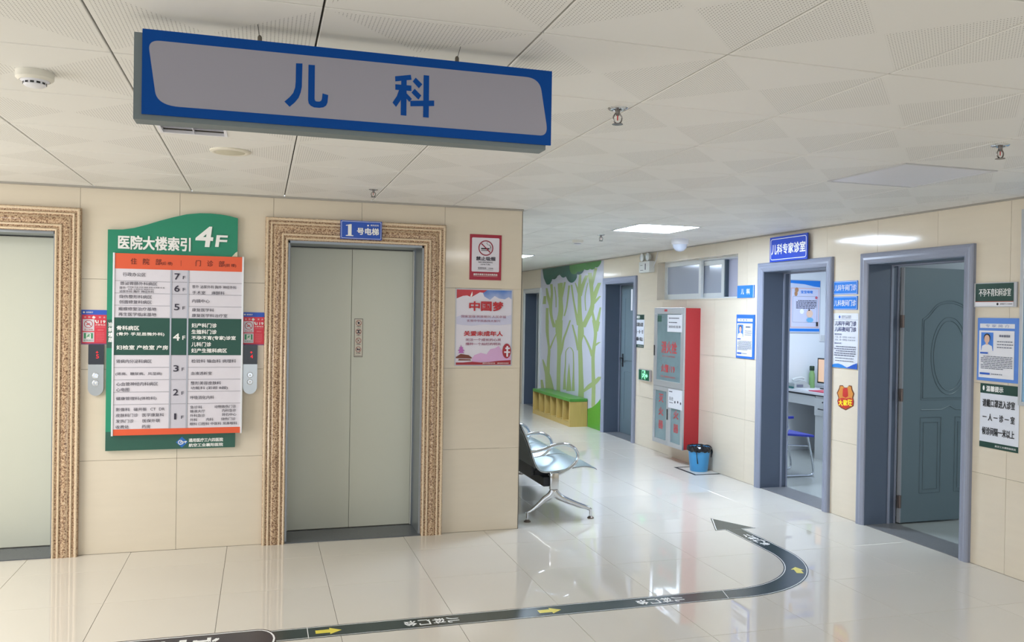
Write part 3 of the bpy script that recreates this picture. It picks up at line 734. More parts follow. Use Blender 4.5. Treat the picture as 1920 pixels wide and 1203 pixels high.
# ------------------------------------------------------------------ elevator number sign, sticker
s = Sign('elevator_sign', 'small blue sign 1号电梯 fixed over the elevator surround', 'sign', W, -1.343, 2.113, -1.055, 2.243, .045, .06, mat('royal blue enamel', (36, 84, 186), .35), 'plate', bev=.002)
u0, v1_ = s.q(.025, .05); u1, v0_ = s.q(.975, .95); b, _, d = s.get('border_line', WINK); stroke(b, W, rrect(u0, v0_, u1, v1_, .008), .0022, d, True)
s.poly('numeral', WINK, [(.17, .24), (.235, .2), (.265, .2), (.265, .78), (.31, .8), (.31, .84), (.13, .84), (.13, .8), (.18, .78), (.18, .28), (.13, .3), (.13, .26)])
s.c('lettering', WINK, '号电梯', .4, .92, .56, .36, .035); s.disc('numeral', WINK, .66, .24, .006); s.c('lettering', WINK, '襄阳医院', .72, .92, .22, .09)
s.done()
ST = planeY(.30)
s = Sign('safety_sticker', 'tall white safety sticker with four red prohibition rings on elevator door', 'sticker', ST, -1.2, 1.27, -1.137, 1.555, .001, .002, mat('dark sticker edge', (58, 50, 44), .5), 'backing')
s.r('sticker_field', mat('cream sticker', (214, 208, 194), .4), .05, .012, .95, .988)
for i, bb in enumerate((.11, .335, .57, .80)):
    s.ring('red_ring', mat('deep red print', (150, 34, 34), .4), .5, bb, .019, .0035)
    if i == 0: s.disc('dark_pictogram', INK, .5, bb, .007, .009)
    if i == 1: s.r('dark_pictogram', INK, .3, bb-.04, .7, bb-.02); s.r('dark_pictogram', INK, .44, bb-.03, .56, bb+.03); s.r('dark_pictogram', INK, .3, bb+.02, .7, bb+.04)
    if i == 2: s.line('dark_pictogram', INK, [(.35, bb+.03), (.6, bb-.03)], .003)
    if i == 3: s.r('dark_pictogram', INK, .32, bb-.025, .48, bb+.02); s.r('dark_pictogram', INK, .54, bb-.02, .68, bb+.02)
    s.line('red_ring', MATS['deep red print'], [(.31, bb-.045), (.69, bb+.045)], .003)
    s.c('caption', INK, ('严禁拍打', '严禁扒门', '严禁倚靠', '禁止蹦跳')[i], .25, .75, bb+.095, .022, .03)
s.c('caption', INK, '请正确使用电梯', .1, .9, .965, .02, .01)
s.done()

# ------------------------------------------------------------------ no smoking sign and poster
s = Sign('no_smoking_sign', 'crimson bordered white no smoking sign above the large poster', 'sign', W, -.402, 1.856, -.161, 2.19, .001, .006, mat('crimson sign', (164, 32, 58), .4), 'board')
b, _, d = s.get('white_field', LIL); p, q = s.q(.06, .82), s.q(.93, .07); flat(b, W, rrect(*p, *q, .008), d)
s.line('cigarette', BLACK, [(.35, .31), (.62, .31)], .010); s.line('cigarette', BLACK, [(.35, .35), (.62, .35)], .004)
s.line('cigarette', BLACK, [(.64, .30), (.64, .24), (.56, .22), (.52, .19), (.56, .17)], .003); s.line('cigarette', BLACK, [(.66, .35), (.66, .27), (.62, .22)], .003)
s.ring('prohibition_ring', mat('dark crimson', (150, 26, 56), .4), .5, .295, .053, .008); s.line('prohibition_ring', MATS['dark crimson'], [(.36, .20), (.64, .39)], .008)
s.c('lettering', INK, '禁止吸烟', .2, .8, .53, .085, .035); s.c('lettering', INK, 'NO SMOKING', .27, .72, .61, .028, .02); s.c('lettering', INK, '(含电子烟)', .34, .64, .66, .035); s.c('lettering', INK, '监督电话：12345', .26, .74, .74, .038)
s.r('lettering', INK, .25, .775, .74, .779)
s.c('white_lettering', WINK, '襄阳市爱国卫生运动委员会', .12, .88, .88, .04, .02); s.r('white_lettering', WINK, .12, .915, .88, .919)
s.done()

def gradient_mat(name, c0, c1, horiz=False, lo=0, hi=1, noise=.3, sc=4):
    M = bpy.data.materials.new(name); M.use_nodes = True; N = M.node_tree.nodes; L = M.node_tree.links
    b = N['Principled BSDF']; b.inputs['Roughness'].default_value = .35
    tc = N.new('ShaderNodeTexCoord'); nz = N.new('ShaderNodeTexNoise'); nz.inputs['Scale'].default_value = sc; nz.inputs['Detail'].default_value = 4
    L.new(tc.outputs['Object'], nz.inputs[0]); sp = N.new('ShaderNodeSeparateXYZ'); L.new(tc.outputs['Object'], sp.inputs[0])
    mr = N.new('ShaderNodeMapRange'); mr.inputs[1].default_value = lo; mr.inputs[2].default_value = hi
    ad = N.new('ShaderNodeMath'); ad.operation = 'MULTIPLY_ADD'; L.new(nz.outputs[0], ad.inputs[0]); ad.inputs[1].default_value = noise; L.new(sp.outputs[0 if horiz else 2], ad.inputs[2])
    L.new(ad.outputs[0], mr.inputs[0]); r = N.new('ShaderNodeValToRGB'); r.color_ramp.elements[0].color = S(*c0); r.color_ramp.elements[1].color = S(*c1)
    L.new(mr.outputs[0], r.inputs[0]); L.new(r.outputs[0], b.inputs['Base Color']); MATS[name] = M
    return M
s = Sign('wall_poster', 'large pale propaganda poster 中国梦 with red title beside the wall corner', 'poster', W, -.504, 1.222, -.068, 1.79, .001, .004, mat('poster edge', (200, 202, 212), .4), 'sheet')
s.r('poster_ground', mat('poster lilac', (226, 222, 234), .3, noise=.05, nscale=6), .02, .015, .98, .985)
SKYG = gradient_mat('blue poster wash', (206, 212, 236), (40, 110, 196), False, .50, .66, .16, 9)
s.poly('blue_wash', SKYG, [(.45, .015), (.98, .015), (.98, .13), (.93, .10), (.86, .13), (.76, .12), (.68, .09), (.6, .14), (.5, .10)])
s.poly('red_wave', mat('poster red', (194, 52, 64), .35, noise=.15, nscale=12), [(.02, .015), (.55, .015), (.48, .05), (.42, .045), (.33, .085), (.27, .11), (.2, .09), (.13, .095), (.02, .13)])
LB = mat('lavender mountain', (206, 206, 230), .4); PK = mat('pink mountain', (216, 172, 214), .4)
s.poly('far_mountain', LB, [(.02, .37), (.12, .34), (.25, .375), (.4, .35), (.5, .38), (.65, .36), (.8, .38), (.98, .33), (.98, .45), (.75, .47), (.5, .46), (.3, .48), (.1, .47), (.02, .46)])
s.poly('pink_mountain', PK, [(.3, .9), (.34, .86), (.45, .83), (.55, .85), (.62, .78), (.7, .77), (.76, .74), (.82, .8), (.9, .84), (.98, .87), (.98, .93), (.6, .95), (.3, .95)])
s.poly('pagoda', mat('mauve pagoda', (186, 110, 186), .4), [(.1, .72), (.115, .75), (.15, .77), (.13, .775), (.17, .805), (.14, .81), (.16, .835), (.06, .835), (.08, .81), (.05, .805), (.09, .775), (.07, .77), (.1, .75)])
HT = mat('brown hall roof', (120, 62, 50), .5)
s.poly('hall_roof', HT, [(.02, .885), (.1, .845), (.24, .86), (.3, .895), (.28, .905), (.02, .90)]); s.poly('hall_roof', HT, [(.06, .93), (.07, .91), (.27, .915), (.28, .93)])
s.poly('red_hem', mat('poster deep red', (160, 38, 50), .4), [(.02, .985), (.02, .955), (.15, .955), (.3, .945), (.45, .955), (.6, .95), (.75, .935), (.98, .925), (.98, .985)])
s.disc('red_seal', mat('poster seal red', (164, 38, 52), .4), .905, .805, .033, .055)
s.r('pale_figure', LIL, .88, .76, .96, .78); s.r('pale_figure', LIL, .86, .81, .965, .83); s.r('pale_figure', LIL, .9, .74, .93, .88)
s.poly('white_bird', WINK, [(.27, .06), (.285, .035), (.29, .08), (.27, .11), (.25, .1)])
DR = mat('title red', (190, 34, 44), .4)
for ch, x in (('中', .24), ('国', .445), ('梦', .65)): s.c('title_lettering', DR, ch, x, x+.175, .225, .115, .045)
PR = mat('rose ink', (160, 92, 120), .5)
s.c('slogan_lettering', PR, '国家富强 民族振兴 人民幸福', .1, .88, .36, .034, .015); s.c('slogan_lettering', PR, '实现中华民族伟大复兴', .2, .78, .415, .032, .015)
s.c('title_lettering', DR, '关爱未成年人', .15, .83, .58, .062, .04)
s.c('slogan_lettering', PR, '关注一个成长的心灵', .18, .8, .66, .034, .02); s.c('slogan_lettering', PR, '播种一个灿烂的明天', .18, .8, .715, .034, .02)
s.c('footer_lettering', WINK, '襄阳市文明办宣传部', .48, .7, .965, .016, .01); s.c('footer_lettering', WINK, '襄阳医院党委宣', .74, .94, .965, .016, .01)
s.done()

# ------------------------------------------------------------------ mural
mu = thing('forest_mural', 'green and white cartoon forest mural covering the far corridor wall', 'mural', RW.P(-6.1, 0, 0))
mu0, mu1 = -7.5, -4.79
MW = mat('mural lavender white', (190, 192, 203), .2, spec=.5)
obj('printed_ground', rect(NB(), RW, mu0, .0, mu1, H-.012, .001, .003), MW, mu)
M1 = mat('mural pale green', (156, 173, 116), .2, spec=.5); M2 = mat('mural dark foliage', (40, 96, 84), .2); M3 = mat('mural mid foliage', (76, 136, 72), .2); M4 = mat('mural grass', (84, 158, 52), .2)
mp = lambda x, y: RW.uv(960+x/4.296, 440+y/4.296, .003)       # from measured points of the print
mp2 = lambda x, y: RW.uv(960+x/4.01, 700+y/4.01, .003)
def mclip(p): return (min(mu1, max(mu0, p[0])), min(H-.013, max(.002, p[1])))
MA = lambda x, y: (1010+x/8.02, 470+y/8.02)
MB_ = lambda x, y: (1010+x/7.077, 600+y/7.077)
def mstroke(b, conv, sc, pts, k):
    sp_ = spline([(x, y, w_) for x, y, w_ in pts], 3); Lr = []
    for q in sp_:
        px, py = conv(q.x, q.y); hw = max(q.z, 3)/sc/2
        Lr.append([b.verts.new(RW.P(*mclip(RW.uv(px+sg*hw, py, .003)), .0034+.00004*k)) for sg in (-1, 1)])
    for A, C_ in zip(Lr, Lr[1:]):
        try: b.faces.new((A[0], A[1], C_[1], C_[0]))
        except ValueError: pass
SA = [[(625, 360, 35), (615, 550, 50), (615, 800, 55), (620, 1045, 75)], [(340, 480, 50), (330, 700, 60), (335, 900, 75), (310, 1045, 85)], [(770, 330, 60), (790, 500, 60), (800, 650, 50), (810, 800, 60), (780, 920, 80), (720, 1040, 75), (665, 1150, 85)],
 [(860, 260, 45), (830, 400, 40), (800, 520, 40)], [(915, 480, 50), (860, 620, 70), (815, 750, 70)], [(925, 680, 30), (870, 740, 50), (820, 800, 50)], [(800, 880, 40), (820, 980, 38), (845, 1090, 50)], [(930, 850, 25), (900, 1000, 40), (878, 1090, 50)],
 [(725, 370, 50), (690, 450, 50), (650, 560, 60), (625, 680, 50)], [(550, 480, 14), (580, 560, 30), (605, 640, 40)], [(740, 480, 14), (705, 640, 16), (700, 760, 16), (710, 900, 16)], [(460, 520, 30), (440, 700, 25), (420, 850, 22), (385, 980, 22)],
 [(495, 510, 25), (520, 700, 25), (545, 850, 30), (575, 1000, 40), (600, 1120, 50)], [(395, 470, 30), (370, 600, 30), (345, 720, 30)], [(240, 540, 14), (260, 700, 16), (262, 850, 14)], [(190, 500, 40), (200, 650, 35), (180, 830, 50), (195, 1000, 40), (240, 1150, 55)],
 [(120, 560, 25), (140, 680, 45), (180, 830, 50)], [(95, 680, 40), (85, 800, 50)], [(300, 490, 25), (312, 700, 30)], [(130, 860, 40), (128, 1045, 45)]]
SBm = [[(552, 0, 60), (560, 100, 75), (560, 200, 80), (548, 300, 55), (555, 500, 58), (560, 700, 60), (565, 900, 70), (560, 1060, 80)], [(270, 0, 100), (270, 150, 90), (275, 300, 60), (270, 500, 50), (265, 700, 50), (262, 960, 50)],
 [(735, 0, 50), (755, 150, 45), (750, 250, 40), (730, 400, 45), (722, 500, 45), (725, 700, 45), (730, 850, 50), (728, 1000, 50), (725, 1150, 50)], [(795, 20, 45), (765, 150, 50)], [(812, 290, 30), (780, 310, 40), (745, 340, 40)],
 [(600, 200, 20), (650, 300, 30), (690, 400, 35), (715, 480, 45)], [(815, 750, 50), (760, 810, 80), (700, 860, 100), (640, 910, 70), (570, 960, 50)], [(115, 0, 42), (115, 150, 40), (130, 300, 30), (140, 400, 35), (130, 550, 40), (125, 720, 45)],
 [(235, 180, 15), (190, 280, 20), (150, 380, 25)], [(420, 0, 20), (370, 150, 25), (330, 260, 30), (310, 380, 30), (285, 480, 20)], [(450, 60, 20), (480, 180, 25), (500, 260, 30), (520, 400, 20)], [(360, 460, 14), (366, 405, 14), (412, 358, 16), (455, 405, 14), (462, 460, 14)],
 [(360, 450, 14), (355, 600, 16), (345, 750, 25), (345, 920, 45)], [(462, 450, 14), (465, 600, 16), (462, 750, 22), (460, 940, 40)], [(405, 570, 4), (402, 700, 30), (402, 850, 55), (402, 940, 70)], [(55, 520, 14), (85, 620, 40), (120, 720, 70), (140, 850, 100), (150, 940, 120)], [(40, 790, 30), (60, 940, 50)]]
b = NB()
for k, q in enumerate(SA): mstroke(b, MA, 8.02, q, k)
for k, q in enumerate(SBm): mstroke(b, MB_, 7.077, q, k+len(SA))
obj('tree_print', b, M1, mu, fix=False)
def mpoly(nm, m_, pts, conv, d):
    obj(nm, flat(NB(), RW, [mclip(RW.uv(*conv(*q), .003)) for q in pts], d), m_, mu, fix=False)
def sm(pts):
    return [(q.x, q.y) for q in spline([(x, y, 0) for x, y in pts], 4)]
mpoly('dark_foliage', M2, [(60, 250)]+sm([(68, 330), (78, 400), (92, 440), (118, 498), (146, 508), (176, 494), (203, 442)])+sm([(205, 425), (245, 427), (275, 402), (287, 378)])+[(318, 360)]+sm([(332, 372), (350, 394), (378, 402), (412, 388)])+sm([(415, 390), (440, 440), (470, 472), (510, 478), (550, 448), (576, 400), (580, 358)])+sm([(585, 355), (620, 357), (660, 330), (685, 288)])+[(700, 180), (400, 180)], MA, .0066)
mpoly('mid_foliage', M3, [(467, 200)]+sm([(467, 232), (472, 290), (495, 338), (530, 352), (568, 338), (590, 312)])+sm([(592, 312), (625, 316), (665, 300), (685, 280)])+sm([(690, 280), (730, 290), (762, 282), (778, 270)])+sm([(782, 276), (815, 282), (848, 262), (856, 240)])+sm([(860, 248), (890, 246), (918, 218), (940, 180), (950, 130)])+[(960, 100), (500, 100)], MA, .0073)
mpoly('grass_print', M4, [(650, 1178)]+sm([(663, 1172), (715, 1152), (765, 1112), (800, 1075), (822, 1040)])+[(822, 1600), (650, 1600)], MB_, .0073)

# ------------------------------------------------------------------ right wall signs
s = Sign('department_sign', 'royal blue sign with white border above open clinic doorway, 儿科专家诊室', 'sign', RW, -.765, 2.125, -.21, 2.352, .033, .043, mat('sign royal blue', (34, 74, 196), .35), 'plate')
u0, v1_ = s.q(.03, .09); u1, v0_ = s.q(.97, .91); b, _, d = s.get('border_line', WINK); stroke(b, RW, rrect(u0, v0_, u1, v1_, .02), .006, d, True)
s.c('lettering', WINK, '儿科专家诊室', .055, .95, .5, .4, .03); s.done()
s = Sign('department_plaque', 'small bright blue plaque 儿科 left of the clinic doorway', 'sign', RW, -1.363, 1.805, -1.068, 1.926, .001, .008, SKYB, 'plate')
s.c('lettering', WINK, '儿', .24, .40, .5, .42, .03); s.c('lettering', WINK, '科', .56, .76, .5, .44, .03); s.r('white_edge', WINK, .955, 0, .975, 1); s.done()
for v0, v1, tx, lb in ((1.812, 1.920, '儿科午间门诊', 'upper bright blue plate 儿科午间门诊 between the two doorways'), (1.687, 1.796, '儿科夜间门诊', 'lower bright blue plate 儿科夜间门诊 between the two doorways')):
    s = Sign('hours_plate', lb, 'sign', RW, .097, v0, .39, v1, .001, .006, SKYB, 'plate')
    u0, v1_ = s.q(.02, .05); u1, v0_ = s.q(.98, .95); b, _, d = s.get('border_line', WINK); stroke(b, RW, rrect(u0, v0_, u1, v1_, .008), .0025, d, True)
    s.c('lettering', WINK, tx, .05, .95, .5, .46, .012); s.done()
s = Sign('opening_hours_notice', 'white paper notice of clinic hours with blue waves below the blue plates', 'notice', RW, .097, 1.212, .402, 1.657, .001, .002, mat('notice paper', (222, 226, 236), .4), 'paper')
s.poly('logo', BLUE, [(.26, .03), (.3, .065), (.26, .1), (.22, .065)]); s.c('header_print', GREYINK, '通用医疗三六四医院', .34, .72, .05, .025); s.c('header_print', GREYINK, '航空工业襄阳医院', .34, .72, .08, .025)
s.r('header_print', GREYINK, 0, .113, 1, .117)
NV = mat('navy ink', (34, 48, 110), .5)
s.c('title_lettering', NV, '儿科午间门诊', .08, .93, .185, .085, .02); s.c('title_lettering', NV, '儿科夜间门诊', .08, .93, .29, .085, .02)
s.c('body_print', NV, '就诊时间：', .08, .38, .385, .03, .02); s.c('body_print', GREYINK, '午间：周一至周五 12:00-14:30', .1, .9, .435, .032); s.c('body_print', GREYINK, '夜间：周一至周五 17:30-20:30', .1, .9, .485, .032); s.c('body_print', NV, '就诊方式：', .08, .38, .55, .03, .02)
s.dashes('body_print', GREYINK, .08, .61, .93, .77, 5, .018, 8, para=(0, 2)); s.dashes('body_print', GREYINK, .12, .82, .85, .87, 2, .014, 9)
s.poly('blue_wave', mat('wave blue', (40, 130, 214), .4), [(0, 1), (0, .955), (.1, .935), (.25, .925), (.4, .94), (.6, .985), (.66, 1)]); s.poly('deep_wave', BLUE, [(.55, 1), (.7, .96), (.85, .92), (1, .89), (1, 1)])
s.done()
# doctors' cards
def card(u0, v0, u1, v1, label, coat, bluec, name):
    s = Sign(name, label, 'notice', RW, u0, v0, u1, v1, .001, .008, bluec, 'board')
    s.r('header_strip', WHITE, .06, .09, .9, .16, .0); s.c('header_lettering', NV if coat else mat('steel blue ink', (110, 130, 180), .5), '专 家 简 介', .2, .78, .125, .045)
    s.r('white_field', WHITE, .05, .2, .9, .95); s.r('portrait_ground', mat('portrait blue', (70, 130, 220), .4), .1, .23, .40, .52)
    sk = mat('portrait skin', (226, 184, 160), .5)
    u, v = s.q(.25, .34); b, _, d = s.get('portrait_coat', WHITE); flat(b, RW, [s.q(.11, .52), s.q(.39, .52), s.q(.37, .445), s.q(.29, .42), s.q(.21, .42), s.q(.13, .445)], d)
    s.disc('portrait_hair', BLACK, .25, .315, .026, .028); s.disc('portrait_face', sk, .25, .335, .021, .027); s.r('portrait_face', sk, .22, .39, .28, .425)
    s.c('name_print', GREYINK, '主任医师', .55, .85, .3, .035) if 0 else s.dashes('body_print', GREYINK, .55, .28, .86, .285, 1, .035, 5)
    s.dashes('body_print', GREYINK, .5, .37, .88, .46, 3, .014, 6)
    s.r('small_heading', BLUE, .09, .545, .28, .57); s.dashes('body_print', GREYINK, .11, .61, .87, .80, 8, .012, 7, para=(0, 4))
    s.r('footer_print', BLUE, .09, .87, .34, .9); s.dashes('footer_dashes', GREYINK, .38, .885, .66, .89, 1, .015, 3)
    return s.done()
card(-1.368, 1.210, -1.048, 1.640, 'blue framed doctor profile board left of the clinic doorway', True, mat('card blue', (38, 110, 206), .35), 'profile_board')
card(1.565, 1.222, 1.882, 1.632, 'white and pale blue doctor profile card under the dark green room sign', False, mat('card pale blue', (92, 140, 222), .35), 'profile_card')
s = Sign('room_sign', 'dark green room sign 不孕不育妇科诊室 right of the open grey door', 'sign', RW, 1.535, 1.703, 1.862, 1.861, .001, .014, mat('silver sign base', (196, 198, 204), .35, .3), 'holder', bev=.001)
s.r('green_field', mat('bottle green', (26, 66, 56), .4), .04, .03, .94, .77); s.r('orange_rule', ORG, .04, .77, .94, .785)
s.c('lettering', WINK, '不孕不育妇科诊室', .13, .88, .40, .32, .018); s.r('white_footer', WHITE, .04, .80, .94, .96); s.disc('footer_logo', BLACK, .58, .88, .008); s.c('footer_print', INK, '通用医疗三六四医院', .64, .92, .88, .06)
s.done()
def reminder(u0, v0, u1, v1, label, lw):
    s = Sign('reminder_notice', label, 'notice', RW, u0, v0, u1, v1, .001, .003, mat('notice paper', (0, 0, 0)), 'paper')
    s.r('green_band', mat('bottle green', (0, 0, 0)), 0, 0, 1, .15); s.r('green_band', MATS['bottle green'], 0, .91, 1, 1)
    s.c('heading_lettering', WINK, '温馨提示', .16, .6, .075, .085, .03); s.disc('heading_lettering', WINK, .09, .07, .008, .016)
    s.c('lettering', BLACK, '请戴口罩进入诊室', .07, .9, .3, .12, lw); s.c('lettering', BLACK, '一 人 一 诊 一 室', .08, .9, .52, .11, lw); s.c('lettering', BLACK, '候诊间隔一米以上', .07, .9, .74, .12, lw)
    s.c('footer_lettering', WINK, '航空工业襄阳医院宣', .42, .95, .955, .03, .01)
    return s.done()
reminder(1.592, .787, 1.888, 1.203, 'black on white reminder notice below the pale blue profile card', .02)
reminder(-3.768, 1.217, -3.475, 1.628, 'small reminder notice beside the closed corridor door', .02)
# poster case cut by the right edge
s = Sign('poster_case', 'aluminium framed light blue poster case cut by the right picture edge', 'poster', RW, 1.925, 1.115, 2.75, 2.285, .001, .02, mat('case blue', (150, 196, 232), .3), 'poster_sheet')
b = NB()
for q in ((1.90, 1.09, 1.925, 2.31), (2.75, 1.09, 2.775, 2.31), (1.925, 1.09, 2.75, 1.115), (1.925, 2.285, 2.75, 2.31)): rect(b, RW, *q, .001, .03, .002)
obj('case_frame', b, ALU, s.t); s.poly('wave_print', SKYB, [(0, .05), (.2, .02), (.5, .1), (.2, .2), (0, .12)]); s.done()
# festive sticker: badge and lettering only
s0 = -.25
RB = lambda x, y: RW.uv(1400+x/4.008, 680+y/4.008, .001)
t = thing('festive_sticker', 'red and gold festive wall sticker 大家旺 between the two doorways', 'sticker', RW.P(.25, .87, 0))
ctl = [RB(*q) for q in ((682, 285), (690, 262), (678, 225), (695, 190), (700, 168), (722, 168), (735, 185), (757, 185), (770, 168), (790, 172), (795, 200), (810, 232), (800, 262), (806, 290), (803, 325), (780, 338), (745, 356), (712, 340), (690, 322))]
b = NB(); prism(b, RW, ctl, .001, .0025); obj('brown_outline', b, mat('sticker brown', (120, 66, 40), .4), t)
cu, cv = sum(p[0] for p in ctl)/len(ctl), sum(p[1] for p in ctl)/len(ctl)
b = NB(); flat(b, RW, [(cu+(p[0]-cu)*.88, cv+(p[1]-cv)*.92) for p in ctl], .0031); obj('gold_field', b, mat('sticker gold', (214, 140, 60), .4), t, fix=False)
q = [RB(*k) for k in ((690, 272), (720, 262), (750, 268), (780, 262), (803, 275), (802, 315), (775, 330), (745, 345), (715, 332), (690, 312))]
b = NB(); flat(b, RW, q, .0037); c_ = [RB(*k) for k in ((725, 190), (760, 190), (765, 250), (745, 262), (722, 250))]; flat(b, RW, c_, .0037); obj('red_field', b, mat('sticker red', (200, 48, 44), .4), t, fix=False)
b = NB()
for i, ch in enumerate('大家旺'):
    p, q = RB(693+35*i, 318), RB(724+35*i, 280); text(b, RW, ch, p[0], p[1], q[0], q[1], .0043, .04)
obj('lettering', b, mat('sticker yellow', (255, 232, 40), .4), t, fix=False)
# label strip on door 3 casing
tag(obj('label_strip', rect(NB(), RW, -3.80, 1.68, -3.755, 1.95, .034, .036), WHITE), 'narrow white paper label stuck on the far grey door casing', 'label')

# ------------------------------------------------------------------ fire cabinet
t = thing('fire_cabinet', 'tall aluminium fronted fire hose cabinet with red sides on the corridor wall', 'cabinet', RW.P(-2.45, .17, 0))
c0, c1, cz0, cz1, cd_ = -2.80, -2.09, .172, 1.708, .2
REDC = mat('red cabinet enamel', (180, 48, 52), .4)
obj('red_body', rect(NB(), RW, c0+.004, cz0+.004, c1-.004, cz1-.004, .001, cd_-.02), REDC, t)
CGL = mat('cabinet glass', (122, 146, 152), .12, noise=.22, nscale=7, spec=.6)
def cdoor(a0, b0, a1, b1, wd, nm='door'):
    b = NB(); rect(b, RW, a0, b0, a1, b0+wd, cd_-.02, cd_, .002); rect(b, RW, a0, b1-wd, a1, b1, cd_-.02, cd_, .002); rect(b, RW, a0, b0+wd, a0+wd, b1-wd, cd_-.02, cd_, .002); rect(b, RW, a1-wd, b0+wd, a1, b1-wd, cd_-.02, cd_, .002)
    o = obj(nm, b, ALU, t); obj('glass', rect(NB(), RW, a0+wd, b0+wd, a1-wd, b1-wd, cd_-.015, cd_-.008), CGL, o); return o
o1 = cdoor(c0, .82, c1, cz1, .07); o2 = cdoor(c0, cz0, -2.42, .818, .05); o3 = cdoor(-2.418, cz0, c1, .818, .05)
CR = mat('faded red print', (190, 62, 66), .5)
b = NB(); d = cd_-.0074
text(b, RW, '消火栓', -2.62, 1.20, -2.26, 1.33, d, .03); obj('lettering', b, CR, o1, fix=False)
obj('lettering', text(NB(), RW, '火警119', -2.62, .985, -2.30, 1.07, d, .03), CR, o1, fix=False)
b = NB(); text(b, RW, '火警119报警电话请拨打', -2.64, .925, -2.28, .945, d, .01); text(b, RW, '发生火灾 请击碎玻璃', -2.6, 1.155, -2.3, 1.175, d, .01); obj('small_lettering', b, CR, o1, fix=False)
for o, uc in ((o2, -2.61), (o3, -2.25)):
    for i, ch in enumerate('灭火器'): obj('character', text(NB(), RW, ch, uc-.055, .64-.15*i, uc+.055, .73-.15*i, d, .03), CR, o, fix=False)
rnd = random.Random(11); b = NB()
for i in range(26):
    u, v = rnd.uniform(-2.71, -2.2), rnd.uniform(.93, 1.6); a_ = rnd.uniform(0, PI); ln_ = rnd.uniform(.02, .06)
    stroke(b, RW, [(u, v), (min(-2.17, max(-2.72, u+ln_*math.cos(a_))), v+ln_*math.sin(a_)*.6)], rnd.uniform(.004, .01), d-.0004+.00001*i)
obj('smudge', b, mat('faint grey smudge', (84, 104, 112), .4), o1, fix=False)['kind'] = 'stuff'
b = NB(); rect(b, RW, -2.445, .46, -2.43, .58, cd_, cd_+.008, .002); obj('pull_handle', b, BLACK, o2)
b = NB(); rect(b, RW, c0+.012, 1.16, c0+.026, 1.28, cd_, cd_+.008, .002); obj('pull_handle', b, BLACK, o1)
b = NB(); rect(b, RW, -2.73, 1.55, -2.63, 1.62, cd_-.0074, cd_-.006); obj('green_tag', b, G2, o1)
b = NB(); rect(b, RW, -2.55, 1.665, -2.48, 1.69, cd_, cd_+.001); obj('red_tag', b, CR, o1)
obj('hose_shadow_plinth', rect(NB(), RW, c0+.03, .0, c1-.05, .17, .001, .012), WALLT, t)
CB = Basis((R-cd_, 0, 0), (0, -1, 0), (0, 0, 1), (-1, 0, 0))
s = Sign('inspection_sheet', 'white inspection sheet taped at the cabinet top door', 'paper', CB, -2.47, 1.44, -2.13, 1.63, .001, .002, WHITE, 'paper')
s.dashes('print', INK, .1, .2, .8, .45, 2, .05, 2); s.c('print', INK, '消防检查表', .08, .92, .7, .16); s.done()
s = Sign('instruction_sheet', 'white illustrated instruction sheet taped across the cabinet lower doors', 'paper', CB, -2.42, .60, -2.10, .81, .001, .002, WHITE, 'paper')
s.c('print', INK, '消火栓', .07, .36, .5, .2); s.r('print', INK, .08, .7, .36, .73); s.disc('print', INK, .5, .65, .014); s.disc('print', INK, .7, .62, .014); s.disc('print', INK, .9, .66, .014); s.r('print', INK, .05, .12, .3, .16); s.done()

# exit sign, emergency light
s = Sign('exit_sign', 'small green running man exit sign left of the fire cabinet', 'sign', RW, -3.56, .815, -3.245, .955, .001, .03, ALU, 'housing', bev=.003)
s.r('green_face', mat('exit green glow', (12, 84, 60), .3, emit=.1), .04, .06, .96, .94)
EG = mat('exit pale green', (150, 250, 190), .4, emit=.35)
b, _, d = s.get('pictogram', EG); u0, v0_ = s.q(.34, .88); u1, v1_ = s.q(.62, .12); stroke(b, RW, [(u0, v0_), (u0, v1_), (u1, v1_), (u1, v0_)], .012, d)
s.line('running_man', EG, [(.52, .3), (.48, .52), (.4, .7)], .02); s.line('running_man', EG, [(.48, .52), (.56, .62), (.54, .82)], .014); s.line('running_man', EG, [(.38, .42), (.6, .45)], .012); s.disc('running_man', EG, .54, .24, .011)
s.poly('arrow', EG, [(.66, .45), (.74, .45), (.74, .3), (.86, .53), (.74, .76), (.74, .62), (.66, .62)])
s.done()
t = thing('emergency_light', 'white twin head emergency light high on the corridor wall', 'emergency light', RW.P(-3.36, 2.14, 0))
obj('battery_box', rect(NB(), RW, -3.50, 2.142, -3.215, 2.278, .001, .075, .006), mat('ivory plastic', (220, 222, 218), .4), t)
for u in (-3.45, -3.29):
    b = NB(); cyl(b, RW.P(u, 2.27, .04), RW.P(u, 2.31, .045), .008, seg=10); lathe(b, RW.P(u, 2.33, .02), [(0, 0), (.03, .004), (.045, .02), (.05, .045), (.044, .05)], 24, RW.n)
    h = smooth_by_angle(obj('lamp_head', b, mat('ivory plastic', (0, 0, 0)), t))
    b = NB(); lathe(b, RW.P(u, 2.33, .02), [(.044, .05), (.03, .058), (0, .06)], 24, RW.n); smooth_by_angle(obj('lens', b, mat('clear lens', (232, 238, 244), .05, .3), h))
b = NB(); rect(b, RW, -3.46, 2.17, -3.38, 2.175, .0755, .0765); rect(b, RW, -3.46, 2.23, -3.40, 2.235, .0755, .0765); rect(b, RW, -3.33, 2.175, -3.31, 2.25, .0755, .0765); obj('print', b, INK, t)
tube(b := NB(), [RW.P(-3.2, 2.2, .03), RW.P(-3.15, 2.28, .02), RW.P(-3.12, H-.01, .01)], .004, 8); obj('cable', b, WHITE, t)

